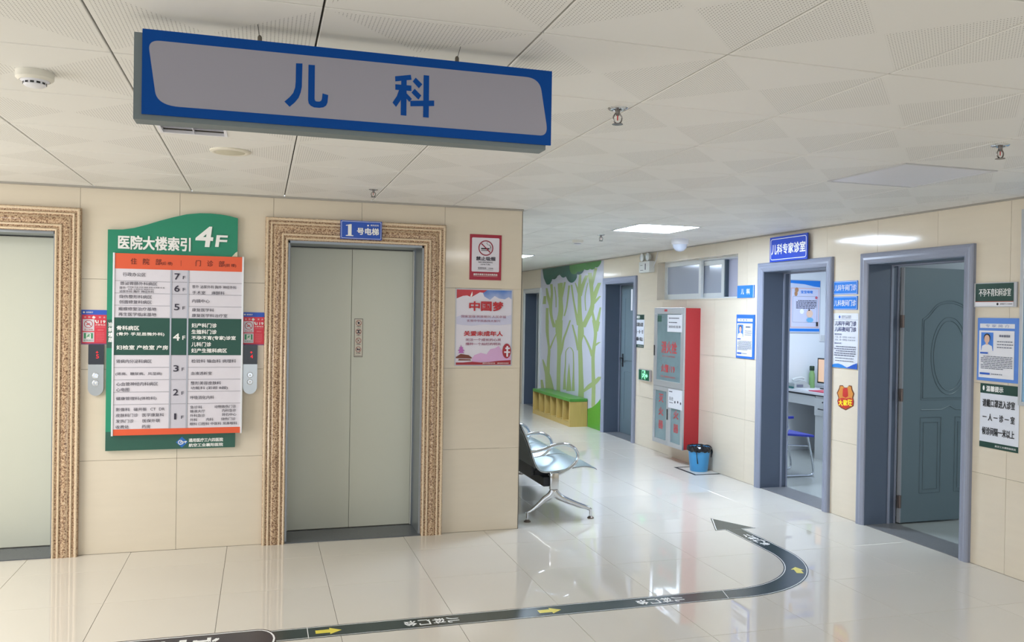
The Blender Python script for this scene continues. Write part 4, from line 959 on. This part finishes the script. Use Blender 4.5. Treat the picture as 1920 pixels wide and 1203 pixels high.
# ------------------------------------------------------------------ ceiling fittings
def ledpanel(x0, y0, x1, y1, label, on, dz=.0):
    t = thing('ceiling_light', label, 'ceiling light', ((x0+x1)/2, (y0+y1)/2, H)); z = H-dz
    b = NB(); w_ = .012
    for q in ((x0, y0, x1, y0+w_), (x0, y1-w_, x1, y1), (x0, y0+w_, x0+w_, y1-w_), (x1-w_, y0+w_, x1, y1-w_)): box(b, (q[0], q[1], z-.004), (q[2], q[3], z+.008))
    obj('frame', b, mat('lamp frame', (206, 206, 206), .4), t)
    m_ = mat('lit diffuser', (214, 232, 255), .5, emit=29) if on else mat('unlit diffuser', (226, 226, 232), .4)
    obj('diffuser', box(NB(), (x0+w_, y0+w_, z-.001), (x1-w_, y1-w_, z+.006)), m_, t)
ledpanel(1.203, .504, 1.782, 1.107, 'lit square ceiling panel above the clinic corridor, brightest lamp in view', True)
ledpanel(1.203, -2.543, 1.782, -1.938, 'unlit square ceiling panel near the right wall', False)
ledpanel(.98, 4.45, 1.566, 5.05, 'lit square ceiling panel farther along the corridor, cut by the wall corner', True, .006)
t = thing('louvre_light', 'unlit louvred ceiling light half hidden behind the hanging sign', 'ceiling light', (-2.16, -2.24, H))
b = NB()
for q in ((-2.3, -2.5, -2.02, -2.486), (-2.3, -1.986, -2.02, -1.972), (-2.3, -2.486, -2.288, -1.986), (-2.032, -2.486, -2.02, -1.986)): box(b, (q[0], q[1], H-.004), (q[2], q[3], H+.01))
obj('frame', b, WHITE, t)
b = NB(); box(b, (-2.288, -2.486, H+.04), (-2.032, -1.986, H+.045)); obj('reflector', b, mat('lilac reflector', (176, 174, 190), .3, .4), t)
b = NB(); box(b, (-2.162, -2.486, H-.002), (-2.158, -1.986, H+.03)); 
for k in range(1, 6): y = -2.486+k*.0833; box(b, (-2.288, y-.0015, H), (-2.032, y+.0015, H+.03))
obj('louvre_blade', b, mat('louvre white', (214, 214, 224), .35, .3), t)
# speaker
t = thing('ceiling_speaker', 'round cream ceiling speaker below the hanging sign', 'speaker', (-2.02, -1.61, H))
b = NB(); lathe(b, (-2.02, -1.61, H), [(.098, 0), (.098, -.004), (.09, -.009), (.074, -.010), (.07, -.008)], 40); smooth_by_angle(obj('rim', b, mat('cream plastic', (226, 220, 204), .4), t))
b = NB(); lathe(b, (-2.02, -1.61, H), [(.071, -.008), (.05, -.0125), (0, -.014)], 40); smooth_by_angle(obj('grille', b, mat('cream grille', (206, 200, 178), .6, bump=.6, nscale=900), t))
def smoke(x, y, label, k=1.0):
    t = thing('smoke_detector', label, 'smoke detector', (x, y, H)); iv = mat('detector plastic', (228, 224, 212), .35)
    b = NB(); lathe(b, (x, y, H), [(.058*k, 0), (.058*k, -.022*k), (.054*k, -.026*k), (.046*k, -.030*k)], 36); smooth_by_angle(obj('base', b, iv, t))
    b = NB(); lathe(b, (x, y, H), [(.045*k, -.03*k), (.036*k, -.034*k), (.034*k, -.044*k), (.026*k, -.049*k), (0, -.05*k)], 36); hd = smooth_by_angle(obj('sensor_head', b, WHITE, t))
    b = NB()
    for i in range(12):
        a = 2*PI*i/12; c, s_ = math.cos(a), math.sin(a); p = Vector((x+c*.0352*k, y+s_*.0352*k, H-.039*k)); tg = Vector((-s_, c, 0))*.006*k; z = Vector((0, 0, .0032*k)); n = Vector((c, s_, 0))*.0005
        vs = [b.verts.new(q+n) for q in (p-tg-z, p+tg-z, p+tg+z, p-tg+z)]; b.faces.new(vs)
    obj('sensor_slot', b, BLACK, hd, fix=False); return t
smoke(-2.60, -2.83, 'round white smoke detector at the upper left of the ceiling')
smoke(1.288, 2.187, 'small far smoke detector on the corridor ceiling')
def sprinkler(x, y, label, k=1.0, bulb=True):
    t = thing('sprinkler', label, 'sprinkler', (x, y, H)); sm = mat('sprinkler metal', (130, 126, 124), .25, .9); z = H
    b = NB(); lathe(b, (x, y, z), [(.038*k, 0), (.034*k, -.005*k), (.02*k, -.008*k), (.014*k, -.005*k)], 28); smooth_by_angle(obj('escutcheon', b, CHROME, t))
    b = NB(); cyl(b, (x, y, z-.003), (x, y, z-.022*k), .010*k, .009*k, 14); cyl(b, (x, y, z-.022*k), (x, y, z-.028*k), .006*k, seg=12)
    for sgn in (-1, 1): tube(b, spline([(x+sgn*.008*k, y, z-.02*k), (x+sgn*.017*k, y, z-.034*k), (x+sgn*.014*k, y, z-.05*k), (x+sgn*.003*k, y, z-.058*k)], 4), .0028*k, 8)
    smooth_by_angle(obj('frame_arms', b, sm, t))
    b = NB(); cyl(b, (x, y, z-.028*k), (x, y, z-.046*k), .0022*k, seg=10); obj('glass_bulb', b, mat('red bulb', (206, 60, 66), .1), t)
    b = NB(); lathe(b, (x, y, z-.06*k), [(0, .004*k), (.006*k, .003*k), (.02*k, .001), (.021*k, -.001), (0, -.001)], 18); obj('deflector', b, sm, t)
sprinkler(-.584, -3.059, 'chrome ceiling sprinkler right of the hanging sign')
sprinkler(1.265, -3.042, 'ceiling sprinkler near the top right above unlit panel')
sprinkler(-1.186, -.59, 'ceiling sprinkler over elevator one', .8)
sprinkler(1.283, 1.546, 'small ceiling sprinkler beyond the lit panel')
t = thing('dome_camera', 'white dome camera on the ceiling near the lit panel', 'camera', (2.165, 1.607, H))
b = NB(); lathe(b, (2.165, 1.607, H), [(.085, 0), (.085, -.045), (.075, -.055)], 32); smooth_by_angle(obj('housing', b, WHITE, t))
b = NB(); lathe(b, (2.165, 1.607, H), [(.074, -.05), (.066, -.09), (.04, -.118), (0, -.128)], 32); smooth_by_angle(obj('dome', b, mat('milky dome', (214, 222, 238), .15), t))

# ------------------------------------------------------------------ floor guide strip
STR = mat('dark green floor vinyl', (44, 60, 60), .22); YEL = mat('yellow floor print', (236, 220, 84), .3)
def arc_path():
    p = [(-1.80, -1.71), (-.9, -1.71), (0, -1.709), (.83, -1.705)]
    cx, cy, r = .83, -.955, .75
    p += [(cx+r*math.sin(a), cy-r*math.cos(a)) for a in [PI/2*i/28 for i in range(1, 29)]]
    return p + [(1.59, -.75), (1.60, -.405)]
path = arc_path()
def offset(path, o):
    out = []
    for i, p in enumerate(path):
        a = path[max(i-1, 0)]; c = path[min(i+1, len(path)-1)]; t_ = Vector((c[0]-a[0], c[1]-a[1])).normalized(); out.append((p[0]-t_.y*o, p[1]+t_.x*o))
    return out
t = thing('floor_arrow', 'dark green floor guide strip curving to an arrowhead in front of the doorways', 'floor marking', (0, -1.71, 0))
b = NB(); stroke(b, FL, path, .152, .0010); flat(b, FL, [(1.438, -.40), (1.785, -.405), (1.60, -.05)], .0010); obj('vinyl_strip', b, STR, t)
b = NB()
for o in (.066, -.066): stroke(b, FL, offset(path, o), .005, .0014)
stroke(b, FL, [(1.455, -.387), (1.602, -.075)], .007, .0014); stroke(b, FL, [(1.665, -.392), (1.775, -.396)], .005, .0014); stroke(b, FL, [(1.455, -.39), (1.535, -.39)], .005, .0014)
for a, c in (((.72, -1.775), (.76, -1.635)), ((1.52, -.72), (1.665, -.735)), ((-1.62, -1.635), (-1.62, -1.785))): stroke(b, FL, [a, c], .004, .0014)
obj('white_border', b, WINK, t, fix=False)
def floor_text(cx, cy, ang=0):
    b = NB()
    B_ = Basis((cx, cy, 0), (math.cos(ang), math.sin(ang), 0), (-math.sin(ang), math.cos(ang), 0), (0, 0, 1))
    for i, ch in enumerate('儿科门诊'): text(b, B_, ch, .085-.075*i, -.034, .145-.075*i, .034, .0014, .03, rot=-1)
    obj('lettering', b, WINK, t, fix=False)
for px, py in ((815, 1163), (1243, 1125)):
    u, v = FL.uv(px, py); floor_text(u-.02, -1.71)
floor_text(1.598, -.70, PI/2)
def yarrow(cx, cy, ang):
    b = NB()
    c, s_ = math.cos(ang), math.sin(ang)
    pts = [(-.06, -.022), (.01, -.022), (.01, -.042), (.07, 0), (.01, .042), (.01, .022), (-.06, .022)]
    flat(b, FL, [(cx+p[0]*c-p[1]*s_, cy+p[0]*s_+p[1]*c) for p in pts], .0014)
    obj('yellow_arrow', b, YEL, t, fix=False)
for px, py in ((614, 1181), (1028, 1143.5)): yarrow(FL.uv(px, py)[0], -1.71, 0)
u, v = FL.uv(1496, 1069); yarrow(u, v, math.radians(68))
t = thing('floor_label', 'dark green rounded floor label joined to the left end of the guide strip', 'floor marking', (-2.1, -1.75, 0))
pts = [(-2.9, -1.6), (-1.86, -1.6)] + circle(-1.86, -1.74, .09, .14, 10, PI/2, 0-PI/2)[1:-1] + [(-1.86, -1.88), (-2.9, -1.88)]
b = NB(); flat(b, FL, pts, .0018); obj('vinyl_label', b, mat('dark violet vinyl', (50, 50, 62), .22), t)
b = NB(); stroke(b, FL, [(-2.85, -1.615), (-1.86, -1.615)] + circle(-1.86, -1.74, .078, .125, 10, PI/2, 0-PI/2)[1:], .009, .0022); obj('white_border', b, WINK, t, fix=False)
b = NB()
for i, ch in enumerate('诊室门'): text(b, FL, ch, -2.16-.14*i, -1.83, -2.04-.14*i, -1.66, .0022, .03, rot=-1)
obj('lettering', b, WINK, t, fix=False)

# ------------------------------------------------------------------ waiting bench
t = thing('waiting_bench', 'chrome and black metal waiting bench behind the wall corner', 'bench', (.35, .18, 0))
CY = .18
def cp(px, py): u, v = planeY(CY).uv(px, py); return (u, CY, v)
SHELL = mat('perforated seat steel', (178, 194, 200), .28, .75); BACKM = mat('dark grey backrest', (104, 112, 112), .42, .4); BEAM = mat('black beam', (26, 30, 40), .35)
obj('beam', box(NB(), (.27, CY+.02, .262), (.345, 2.04, .335), .006), BEAM, t)
def seat(y0, y1):
    prof = spline([(.055, 0, .765), (.075, 0, .745), (.135, 0, .62), (.19, 0, .46), (.225, 0, .40), (.275, 0, .375), (.36, 0, .375), (.5, 0, .395), (.6, 0, .405), (.68, 0, .395), (.715, 0, .378)], 4)
    b = NB(); th = .008; cu = []; ins = .02
    for i, p in enumerate(prof):
        a = prof[max(i-1, 0)]; c = prof[min(i+1, len(prof)-1)]; tn = (c-a).normalized(); nn = Vector((-tn.z, 0, tn.x)); row = []
        e = ins*max(0, 1-min(i, len(prof)-1-i)/2.5)
        for yy in (y0+e, y0+.02+e, (y0+y1)/2, y1-.02-e, y1-e):
            dip = -.008*(1-((yy-(y0+y1)/2)/((y1-y0)/2))**2)
            row.append((Vector((p.x, yy, p.z))+nn*dip*(-1), nn))
        cu.append(row)
    T = [[b.verts.new(q) for q, _ in r] for r in cu]; Bo = [[b.verts.new(q+n*th*(1)) for q, n in r] for r in cu]
    m_ = len(T); k = len(T[0])
    for i in range(m_-1):
        for j in range(k-1): b.faces.new((T[i][j], T[i][j+1], T[i+1][j+1], T[i+1][j])); b.faces.new((Bo[i][j], Bo[i+1][j], Bo[i+1][j+1], Bo[i][j+1]))
        b.faces.new((T[i][0], T[i+1][0], Bo[i+1][0], Bo[i][0])); b.faces.new((T[i][-1], Bo[i][-1], Bo[i+1][-1], T[i+1][-1]))
    for i in (0, m_-1):
        for j in range(k-1): b.faces.new((T[i][j], T[i][j+1], Bo[i][j+1], Bo[i][j]))
    o = smooth_by_angle(obj('seat_shell', b, SHELL, t), 50)
    # dark back of the shell and rim
    b = NB(); P0 = [p for p in prof if p.z > .405 and p.x < .3]
    rowsv = []
    for p in P0: rowsv.append([b.verts.new((p.x-.0135 if 1 else 0, yy, p.z-.004)) for yy in (y0+.004, y1-.004)])
    for A, Bq in zip(rowsv, rowsv[1:]): b.faces.new((A[0], A[1], Bq[1], Bq[0]))
    g_ = bmesh.ops.extrude_face_region(b, geom=b.faces[:]); bmesh.ops.translate(b, verts=[v for v in g_['geom'] if isinstance(v, bmesh.types.BMVert)], vec=(.006, 0, -.002))
    obj('back_cover', b, BACKM, o)
    b = NB(); tube(b, [Vector((p.x, y0, p.z)) for p in prof], .0055, 8); smooth_by_angle(obj('rim', b, CHROME, o))
    b = NB(); box(b, (.22, y0+.1, .335), (.46, y0+.13, .372)); box(b, (.22, y1-.13, .335), (.46, y1-.1, .372)); box(b, (.2, y0+.1, .335), (.23, y1-.1, .43)); obj('seat_bracket', b, BEAM, o)
for k in range(3): seat(.2+.62*k, .2+.62*k+.585)
def arm(y, par):
    pts = spline([(.15, y, .545), (.2, y, .545), (.27, y, .560), (.34, y, .585), (.41, y, .594), (.47, y, .586), (.525, y, .55), (.545, y, .50), (.53, y, .45), (.48, y, .405), (.42, y, .375), (.36, y, .35)], 5)
    b = NB(); tube(b, pts, .0145, 12, flatten=(1.25, .85)); smooth_by_angle(obj('armrest', b, CHROME, par))
def legs(y):
    b = NB()
    box(b, (.312, y-.018, .243), (.385, y+.018, .372), .008)
    box(b, (.316, y-.016, .18), (.381, y+.016, .241), .006)
    for x1, s_ in ((.135, -1), (.662, 1)):
        tube(b, spline([(.349+s_*.004, y, .226), (.349+s_*.03, y, .196), (.349+s_*.075, y, .168), ((.349+x1)/2+s_*.02, y, .124), (x1-s_*.035, y, .086), (x1, y, .07)], 5), [.034-.0009*i for i in range(26)], 12, flatten=(.62, 1))
        cyl(b, (x1, y, .018), (x1, y, .075), .011, seg=12)
    o = smooth_by_angle(obj('leg_frame', b, CHROME, t))
    for x1 in (.135, .662):
        b = NB(); lathe(b, (x1, y, 0), [(0, 0), (.027, 0), (.027, .006), (.013, .018), (0, .02)], 20); smooth_by_angle(obj('foot_pad', b, mat('foot chrome dark', (110, 100, 92), .3, .7), o))
for y in (.18, 2.04): legs(y)
for y in (.18, .8, 1.42, 2.04): arm(y, t)

# ------------------------------------------------------------------ bin on its marked square
t = thing('waste_bin', 'sky blue plastic bin with black liner on marked floor square', 'bin', (2.56, 1.83, 0)); bx, by = 2.555, 1.84
b = NB(); lathe(b, (bx, by, 0), [(0, .004), (.083, .004), (.088, 0), (.092, .006), (.113, .235), (.119, .238), (.12, .25), (.112, .25), (.09, .02), (0, .018)], 40); smooth_by_angle(obj('bucket', b, mat('sky blue plastic', (72, 160, 220), .35), t))
b = NB(); rnd = random.Random(3); prof = [(.085, .12, 0), (.108, .235, 0), (.118, .262, .004), (.127, .25, .006), (.126, .222, .008), (.121, .208, .008)]; rings = []
for r_, z, j in prof: rings.append([b.verts.new((bx+(r_+rnd.uniform(-j, j))*math.cos(2*PI*i/48), by+(r_+rnd.uniform(-j, j))*math.sin(2*PI*i/48), z+rnd.uniform(-j, j)*.9)) for i in range(48)])
for A, Bq in zip(rings, rings[1:]):
    for i in range(48): b.faces.new((A[i], A[(i+1) % 48], Bq[(i+1) % 48], Bq[i]))
ln = obj('bin_liner', b, mat('black liner film', (24, 24, 32), .22), t)
b = NB(); a = math.radians(228)
tube(b, [(bx+.128*math.cos(a), by+.128*math.sin(a), .22), (bx+.128*math.cos(a+.05), by+.128*math.sin(a+.05), .16), (bx+.122*math.cos(a+.12), by+.122*math.sin(a+.12), .09)], [.009, .008, .012], 8, flatten=(1, .3)); obj('liner_tie', b, mat('black liner film', (0, 0, 0)), ln)
b = NB(); a = math.radians(-18)
tube(b, [(bx+.128*math.cos(a), by+.128*math.sin(a), .24), (bx+.135*math.cos(a), by+.135*math.sin(a), .2), (bx+.126*math.cos(a), by+.126*math.sin(a), .14)], [.012, .012, .006], 8, flatten=(1, .3)); obj('liner_tie', b, mat('black liner film', (0, 0, 0)), ln)
t = thing('floor_square', 'black taped square outline on the floor under the blue bin', 'floor marking', (2.55, 1.84, 0))
b = NB(); q = [(2.396, 1.632), (2.68, 1.632), (2.68, 2.05), (2.396, 2.05)]
[obj('tape', rect(NB(), FL, *q, .0002, .0012), mat('matt black tape', (20, 22, 22), .7, spec=.2), t) for q in ((2.385, 1.615, 2.68, 1.648), (2.385, 1.648, 2.415, 2.07), (2.415, 2.04, 2.68, 2.07))]

# ------------------------------------------------------------------ shoe bench
t = thing('shoe_bench', 'pale wood cubby bench with green cushion under the mural', 'bench', (2.54, 6.1, 0))
WD = mat('honey wood', (196, 168, 98), .4, noise=.12, nscale=4, stretch=(8, 8, 1)); sx0, sx1, sy0, sy1, sh = 2.405, 2.676, 5.28, 6.98, .36
b = NB(); box(b, (sx0, sy0, 0), (sx1, sy0+.03, sh)); obj('end_panel', b, WD, t)
b = NB(); box(b, (sx0, sy1-.03, 0), (sx1, sy1, sh)); obj('end_panel', b, WD, t)
obj('plinth', box(NB(), (sx0+.004, sy0+.03, 0), (sx0+.03, sy1-.03, .07)), WD, t)
obj('shelf_bottom', box(NB(), (sx0+.03, sy0+.03, .05), (sx1-.01, sy1-.03, .07)), WD, t)
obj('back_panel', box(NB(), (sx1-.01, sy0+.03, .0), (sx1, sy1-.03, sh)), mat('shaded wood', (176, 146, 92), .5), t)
for k in range(1, 6): y = sy0+.03+(sy1-sy0-.06)*k/6; obj('divider', box(NB(), (sx0+.004, y-.012, .07), (sx1-.01, y+.012, sh)), WD, t)
obj('cushion', box(NB(), (sx0-.006, sy0-.006, sh), (sx1, sy1+.004, sh+.045), .01), mat('green vinyl cushion', (78, 142, 56), .3), t)

# ------------------------------------------------------------------ clinic room contents
DW = mat('desk laminate', (206, 208, 210), .35); dx0, dx1 = 4.26, 4.95
t = thing('office_desk', 'pale grey office desk with drawer seen through the clinic doorway', 'desk', (4.5, 1.9, 0))
obj('desktop', box(NB(), (dx0, .9, .735), (dx1, 2.84, .765), .003), WHITE, t)
obj('apron', box(NB(), (dx0+.02, 2.26, .60), (dx0+.04, 2.84, .712)), DW, t); obj('shadow_gap', box(NB(), (dx0+.03, .92, .705), (dx0+.05, 2.83, .735)), BLACK, t)
obj('pedestal', box(NB(), (dx0+.02, 1.3, 0), (dx1-.1, 2.25, .72)), DW, t)
dr = obj('drawer', box(NB(), (dx0+.006, 1.32, .50), (dx0+.02, 2.25, .70), .002), DW, t)
b = NB(); tube(b, [(dx0+.008, 2.16, .58), (dx0-.012, 2.16, .58), (dx0-.012, 1.9, .58), (dx0+.008, 1.9, .58)], .006, 8); obj('pull_handle', b, BLACK, dr)
cyl(b := NB(), (dx0+.008, 2.1, .66), (dx0-.0, 2.1, .66), .009, seg=12); obj('lock', b, BLACK, dr)
obj('kneehole_panel', box(NB(), (dx1-.03, 2.14, .02), (dx1, 2.84, .72)), mat('grey panel', (150, 156, 160), .5), t)
# chair
t = thing('office_chair', 'blue plastic chair with thin chrome sled frame facing the desk', 'chair', (3.45, 1.35, 0)); BP = mat('cobalt plastic', (44, 56, 176), .35)
b = NB(); cr = .0105
for y in (1.32, 1.70):
    tube(b, spline([(3.16, y, .012), (3.4, y, .012), (3.54, y, .012), (3.575, y, .05), (3.55, y, .2), (3.52, y, .33), (3.5, y, .405)], 4), cr, 8)
    tube(b, spline([(3.16, y, .012), (3.135, y, .05), (3.2, y, .3), (3.24, y, .42), (3.27, y, .5), (3.25, y, .58)], 4), cr*.8, 8)
    tube(b, [(3.21, y, .33), (3.5, y, .31)], cr*.6, 8)
tube(b, [(3.16, 1.32, .012), (3.16, 1.70, .012)], cr, 8)
smooth_by_angle(obj('sled_frame', b, CHROME, t))
b = NB(); box(b, (3.2, 1.29, .40), (3.56, 1.73, .425), .01)
for v in b.verts: v.co.z += .03*max(0, (3.4-v.co.x)/.2)
obj('seat', b, BP, t)
b = NB(); box(b, (3.225, 1.3, .5), (3.25, 1.72, .62), .01)
box(b, (3.225, 1.3, .595), (3.32, 1.32, .62), .004); obj('backrest', b, BP, t)
# items on the desk
t = thing('monitor', 'black computer monitor with amber lit screen at doorway edge', 'monitor', (4.7, 2.47, .766))
obj('bezel', box(NB(), (4.65, 2.22, .83), (4.68, 2.72, 1.135), .004), BLACK, t); obj('screen', box(NB(), (4.6485, 2.235, .848), (4.6505, 2.70, 1.12)), mat('screen glow', (214, 178, 150), .2, emit=.25), t)
b = NB(); box(b, (4.70, 2.43, .775), (4.72, 2.5, .95)); box(b, (4.6, 2.36, .766), (4.8, 2.6, .777)); box(b, (4.68, 2.28, .86), (4.71, 2.66, 1.1)); obj('stand', b, BLACK, t)
t = thing('glass_bottle', 'green tinted bottle with dark cap on the desk', 'bottle', (4.61, 2.77, .766))
b = NB(); lathe(b, (4.61, 2.77, .766), [(0, 0), (.034, 0), (.036, .01), (.034, .06), (.036, .12), (.034, .17), (.026, .195), (.024, .215)], 28); smooth_by_angle(obj('body', b, mat('green bottle', (128, 170, 112), .12), t))
b = NB(); lathe(b, (4.61, 2.77, .766), [(.027, .212), (.029, .215), (.029, .262), (.024, .268), (0, .268)], 24); smooth_by_angle(obj('cap', b, mat('dark green cap', (30, 60, 44), .4), t))
t = thing('desk_telephone', 'grey desk telephone on papers near the back wall', 'telephone', (4.5, 2.68, .765))
b = NB(); prism(b, planeY(2.68), [(4.30, .766), (4.52, .766), (4.52, .80), (4.44, .86), (4.30, .83)], -.13, 0); obj('base', b, mat('grey telephone', (176, 182, 184), .4), t)
tube(b := NB(), spline([(4.30, 2.72, .865), (4.34, 2.72, .885), (4.42, 2.72, .895), (4.46, 2.72, .885)], 4), .014, 10); obj('handset', b, mat('pale handset', (206, 212, 214), .4), t)
b = NB(); box(b, (4.33, 2.676, .785), (4.42, 2.6805, .815)); obj('keypad', b, GREYINK, t)
for nm, a, c, col, lb in (('paper_stack', (4.28, 2.42, .766), (4.5, 2.64, .776), (214, 218, 226), 'white paper sheets on the front of the desk'), ('red_folder', (4.28, 2.05, .766), (4.52, 2.38, .776), (190, 60, 92), 'crimson folder lying at the desk front edge'), ('teal_book', (4.28, 2.69, .766), (4.295, 2.83, .79), (40, 110, 110), 'teal notebook at the far desk corner')):
    tag(obj(nm, box(NB(), a, c, .002), mat(nm.replace('_', ' '), col, .5)), lb, nm.split('_')[1] if nm != 'paper_stack' else 'paper')
RP = planeY(2.85)
s = Sign('health_poster', 'framed pastel child cough poster on the clinic room wall', 'poster', RP, 4.30, 1.435, 4.765, 2.085, .001, .012, ALU, 'frame')
s.r('pale_ground', mat('poster pale blue', (196, 206, 232), .4), .02, .01, .98, .985); s.poly('blue_band', SKYB, [(.02, .01), (.98, .01), (.98, .13), (.8, .12), (.5, .08), (.02, .06)]); s.r('blue_foot', SKYB, .02, .92, .98, .97)
s.r('pink_border', mat('poster pink', (216, 176, 172), .4), .08, .15, .95, .90); s.r('inner_sheet', mat('poster lavender', (206, 208, 234), .4), .10, .165, .93, .885)
b, _, d = s.get('note_outline', GREYINK); u0, v0_ = s.q(.14, .80); u1, v1_ = s.q(.89, .31); stroke(b, RP, rrect(u0, v0_, u1, v1_, .01), .003, d, True)
s.c('title_lettering', mat('title blue', (60, 130, 220), .4), '宝宝咳嗽', .38, .75, .225, .055, .04); s.dashes('print', INK, .24, .39, .87, .53, 6, .014, 4, para=(0,))
s.disc('bubble', WINK, .42, .595, .03); s.disc('child_face', mat('poster skin', (236, 200, 180), .5), .66, .635, .045, .048); s.disc('child_shirt', mat('shirt blue', (110, 180, 226), .5), .67, .755, .05, .03)
s.disc('bear_print', mat('bear brown', (176, 130, 92), .5), .25, .19, .026, .03); s.disc('bear_print', mat('bear brown', (0, 0, 0)), .23, .26, .022, .03); s.disc('flower_print', mat('flower rose', (200, 100, 120), .5), .86, .33, .018)
s.disc('child_hair', BLACK, .64, .565, .012, .01); s.r('dark_figure', BLACK, .86, .79, .92, .87); s.done()
t = thing('light_switch', 'white light switch beside the framed poster', 'switch', RP.P(4.80, 1.33, 0))
obj('plate', rect(NB(), RP, 4.765, 1.33, 4.865, 1.42, .001, .01, .002), WHITE, t); obj('rocker', rect(NB(), RP, 4.775, 1.34, 4.855, 1.41, .01, .013, .001), DW, t)

GROUPS = {'sprinkler': 'sprinklers on the ceiling', 'smoke_detector': 'smoke detectors on the ceiling', 'elevator_doorway': 'elevators in the tiled wall', 'ceiling_light': 'square light panels in the ceiling',
          'fire_notice': 'fire notices beside the directory board', 'call_panel': 'elevator call panels', 'hours_plate': 'blue plates between the doorways', 'reminder_notice': 'reminder notices on the right wall'}
for o in bpy.data.objects:
    k = o.name.split('.')[0]
    if o.parent is None and 'label' in o and k in GROUPS: o['group'] = GROUPS[k]
for o in bpy.data.objects:
    if '_w' in o: del o['_w']
